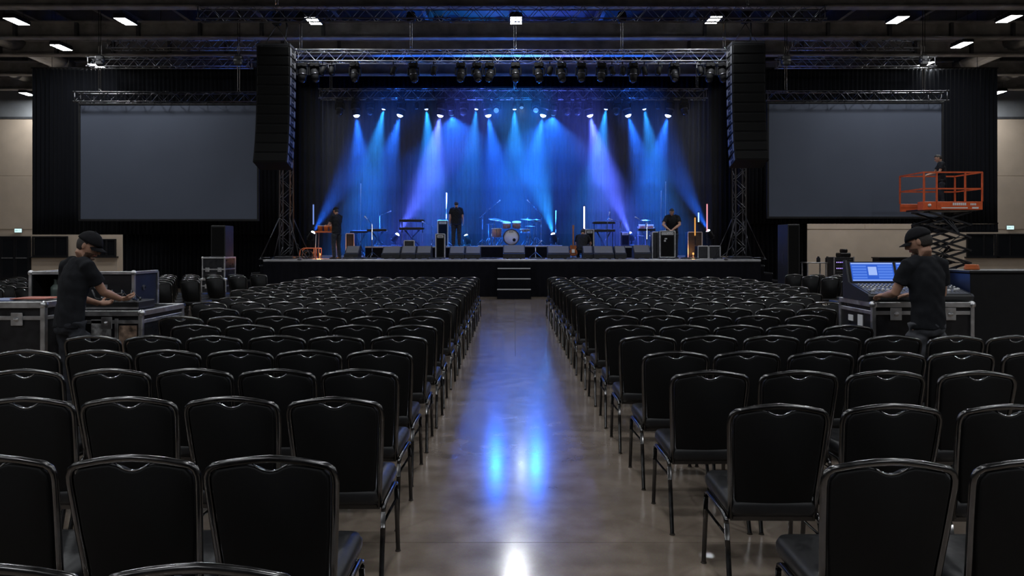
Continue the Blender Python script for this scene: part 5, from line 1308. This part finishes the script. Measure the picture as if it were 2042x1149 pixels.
for z in (0, H+.02): MB().box((-W, -e, z-e if z else 0), (W, e, z+e), .003).build('edge_strip', M_ALU, t)
for sx in (-1, 1): MB().ell((sx*W, 0, H+.02), (.03, .03, .03), 10, 6).build('ball_corner', M_ALU, t)
m = MB(); m.lathe([(0, 0), (.034, 0), (.034, .004), (0, .004)], (.16, -.004, .225), (0, -1, 0), 14); m.build('round_sticker', M_WHITE, t)
m = MB(); m.box((.2, -.004, .19), (.27, .0, .24)).box((.21, -.004, .15), (.26, .0, .18)); m.build('sticker', mat('grey_sticker', (.3, .3, .3), .5, var=.6, scale=25), t)
MB().cyl((W+.002, .2, .2), (W+.012, .2, .2), .03, n=10).build('latch', M_CHROME, t)
# bottles in the open half
gl = mat('green_grey_glass', (.10, .13, .12), .15, .2, var=.2)
for k, (x, h, r, lb) in enumerate(((-.36, .27, .055, 'tall grey-green bottle in the open half of the trunk'), (-.2, .22, .06, 'wide grey-green jar in the open half of the trunk'))):
    m = MB(); m.lathe([(0, 0), (r, 0), (r, h*.68), (r*.45, h*.82), (r*.42, h*.95), (r*.5, h), (0, h)], (-4.62+x, 7.75, 1.034), (0, 0, 1), 14); tag(m.build('bottle', gl), lb, 'bottle')
# gear tray before the crew member's hands
t = thing('patch_bay', 'black patch panel with chrome parts under the bending crew member\'s hands', 'audio gear', (-4.08, 7.24, 1.014))
MB().box((-.28, 0, 0), (.26, .34, .09), .01).build('chassis', M_BLACK, t)
for k in range(8): MB().cyl((-.24+k*.065, .12, .09), (-.24+k*.065, .12, .125), .012, n=8).build('jack', M_CHROME, t)
for k in range(5): MB().tube([(-.24+k*.11, .12, .12), (-.22+k*.1, .02, .2), (-.16+k*.09, -.03, .12), (-.1+k*.08, .05, .10)], .008, 5).build('patch_lead', M_CABLE, t)
MB().box((-.28, -.006, .01), (.26, 0, .03)).build('trim_strip', M_ALU, t)
m = MB(); m.box((-.05, -.016, -.008), (.05, .016, .008), .003); m.v = [(v[0]-3.93, v[1]+7.08, v[2]+1.19) for v in m.v]; tag(m.build('hand_tool', M_CHROME), 'small silver tool held by the bending crew member', 'tool')
# things lying on the near case
for k, (x0, x1, y0, y1, mt, lb) in enumerate(((-5.0, -4.72, 6.66, 6.98, mat('blue_paper', (.12, .16, .3), .6), 'bluish folder lying on the low road case'), (-4.76, -4.42, 6.72, 6.99, mat('red_folder', (.4, .1, .06), .6, var=.3, scale=8), 'reddish folder lying on the low road case'))):
    m = MB(); m.box((x0, y0, 1.15+k*.012), (x1, y1, 1.16+k*.012), .002); tag(m.build('folder', mt), lb, 'folder')
# mixing desk case
Cc = road_case('wide road case carrying the mixing desk', 3.47, 4.42, 6.88, 7.55, 0, 1.10, .92, group='road cases around the mixing desk', e=.024)
m = MB(); m.box((-.475-.006, .2, .86), (-.475, .3, .98)).box((-.475-.006, .4, .9), (-.475, .5, .96)); m.build('stencil', M_WHITE, Cc)
MB().box((.10, -.016, .55), (.19, -.004, .95), .004).build('recessed_plate', M_ALU, Cc)
# desk
cx, cy, cz = 3.955, 6.93, 1.126
t = thing('mixing_desk', 'digital mixing desk with two blue screens on the road case', 'mixing desk', (cx, cy, cz)); W = .49
prof = [(0, 0), (-.02, .05), (0, .07), (.36, .15), (.40, .165), (.47, .375), (.52, .375), (.52, 0)]
MB().prism([(-W, y, z) for y, z in prof], (2*W, 0, 0)).build('housing', M_BLACK, t)
for s in (-1, 1): MB().prism([(s*W, y*1.02, z*1.04) for y, z in prof], (s*.022, 0, 0)).build('side_cheek', mat('desk_cheek', (.03, .032, .04), .4, .3), t)
sl = Vector((0, .36, .08)).normalized(); sn = Vector((0, -.08, .36)).normalized()
MB().prism([Vector((-W+.01, .0, .071))+sn*.001, Vector((W-.01, .0, .071))+sn*.001, Vector((W-.01, .355, .15))+sn*.001, Vector((-W+.01, .355, .15))+sn*.001], sn*.004).build('control_surface', mat('desk_surface', (.10, .105, .12), .4, .2, var=.1, scale=30), t)
for k in range(24):
    x = -W+.035+k*(2*W-.07)/23
    p = Vector((x, .0, .071))+sn*.005
    MB().prism([p+sl*.05+Vector((-.002, 0, 0)), p+sl*.05+Vector((.002, 0, 0)), p+sl*.17+Vector((.002, 0, 0)), p+sl*.17+Vector((-.002, 0, 0))], sn*.001).build('fader_slot', M_BLACKM, t)
    f = .07+.08*random.random(); q = p+sl*f
    MB().prism([q+Vector((-.010, 0, 0))-sl*.013, q+Vector((.010, 0, 0))-sl*.013, q+Vector((.010, 0, 0))+sl*.013, q+Vector((-.010, 0, 0))+sl*.013], sn*.014).build('fader_cap', M_WHITE if k % 3 else M_ALU, t)
    for r_ in range(3):
        q = p+sl*(.21+.05*r_)
        m = MB(); m.lathe([(.009, 0), (.008, .014), (0, .015)], q, sn, 8); m.build('knob', M_ALU if r_ else M_WHITE, t)
# screens in the upright panel: (.40,.165)->(.47,.375)
pu = Vector((0, .07, .21)).normalized(); pn = Vector((0, -.21, .07)).normalized(); p0 = Vector((0, .40, .165))+pn*.002
def quad(m, x0, x1, u0, u1, dpt, off): 
    a = p0+pn*off
    m.prism([a+Vector((x0, 0, 0))+pu*u0, a+Vector((x1, 0, 0))+pu*u0, a+Vector((x1, 0, 0))+pu*u1, a+Vector((x0, 0, 0))+pu*u1], pn*dpt)
sb = glow('screen_blue', (.035, .12, .62), 1.0); sl1 = glow('screen_light', (.35, .5, .95), 1.0); sl2 = glow('screen_mid', (.09, .22, .8), 1.0)
for (x0, x1) in ((-W+.02, -.03), (.0, W-.03)):
    m = MB(); quad(m, x0-.012, x1+.012, -.0, .222, .006, 0); bz = m.build('screen_bezel', M_BLACK, t)
    m = MB(); quad(m, x0, x1, .012, .21, .001, .0062); sc_ = m.build('screen', sb, bz)
    w_ = x1-x0
    m = MB(); quad(m, x0+.005, x1-.005, .194, .207, .0006, .0074); quad(m, x0+w_*.40, x0+w_*.60, .075, .165, .0006, .0074); quad(m, x0+.005, x1-.005, .016, .026, .0006, .0074); m.build('screen_bars', sl1, bz)
    m = MB()
    for r_ in range(5): quad(m, x0+w_*.63, x1-.012, .04+r_*.03, .062+r_*.03, .0006, .0074); quad(m, x0+.012, x0+w_*.36, .04+r_*.03, .058+r_*.03, .0006, .0074)
    o = m.build('screen_tiles', sl2, bz); o['kind'] = 'stuff'
# booth wall of the control position
t = thing('control_booth_wall', 'big black draped counter beside the mixing desk', 'counter', (5.7, 7.02, 0))
MB().box((-1.2, 0, 0), (1.2, .42, 1.40), .006).build('body', M_BLACKM, t)
MB().box((-1.206, .0, .0), (-1.2, .42, 1.39)).build('end_panel', M_BLUELIT, t)  # blue stage light is painted on this end face
MB().box((-1.22, -.02, 1.40), (1.22, .44, 1.425), .005).build('counter_top', M_BLACK, t)
# cable coil and jacket on top of the counter
m = MB()
for k in range(4): m.tube([(.065*math.cos(a)*(1-.04*k), .06*math.sin(a)*(1-.04*k), .008+k*.012) for a in [2*PI*q/16 for q in range(16)]], .008, 6, closed=True)
m.v = [(v[0]+4.66, v[1]+7.25, v[2]+1.426) for v in m.v]; tag(m.build('cable_coil', mat('orange_cable', (.55, .13, .03), .5)), 'coiled orange cable on the end of the black counter', 'cable')
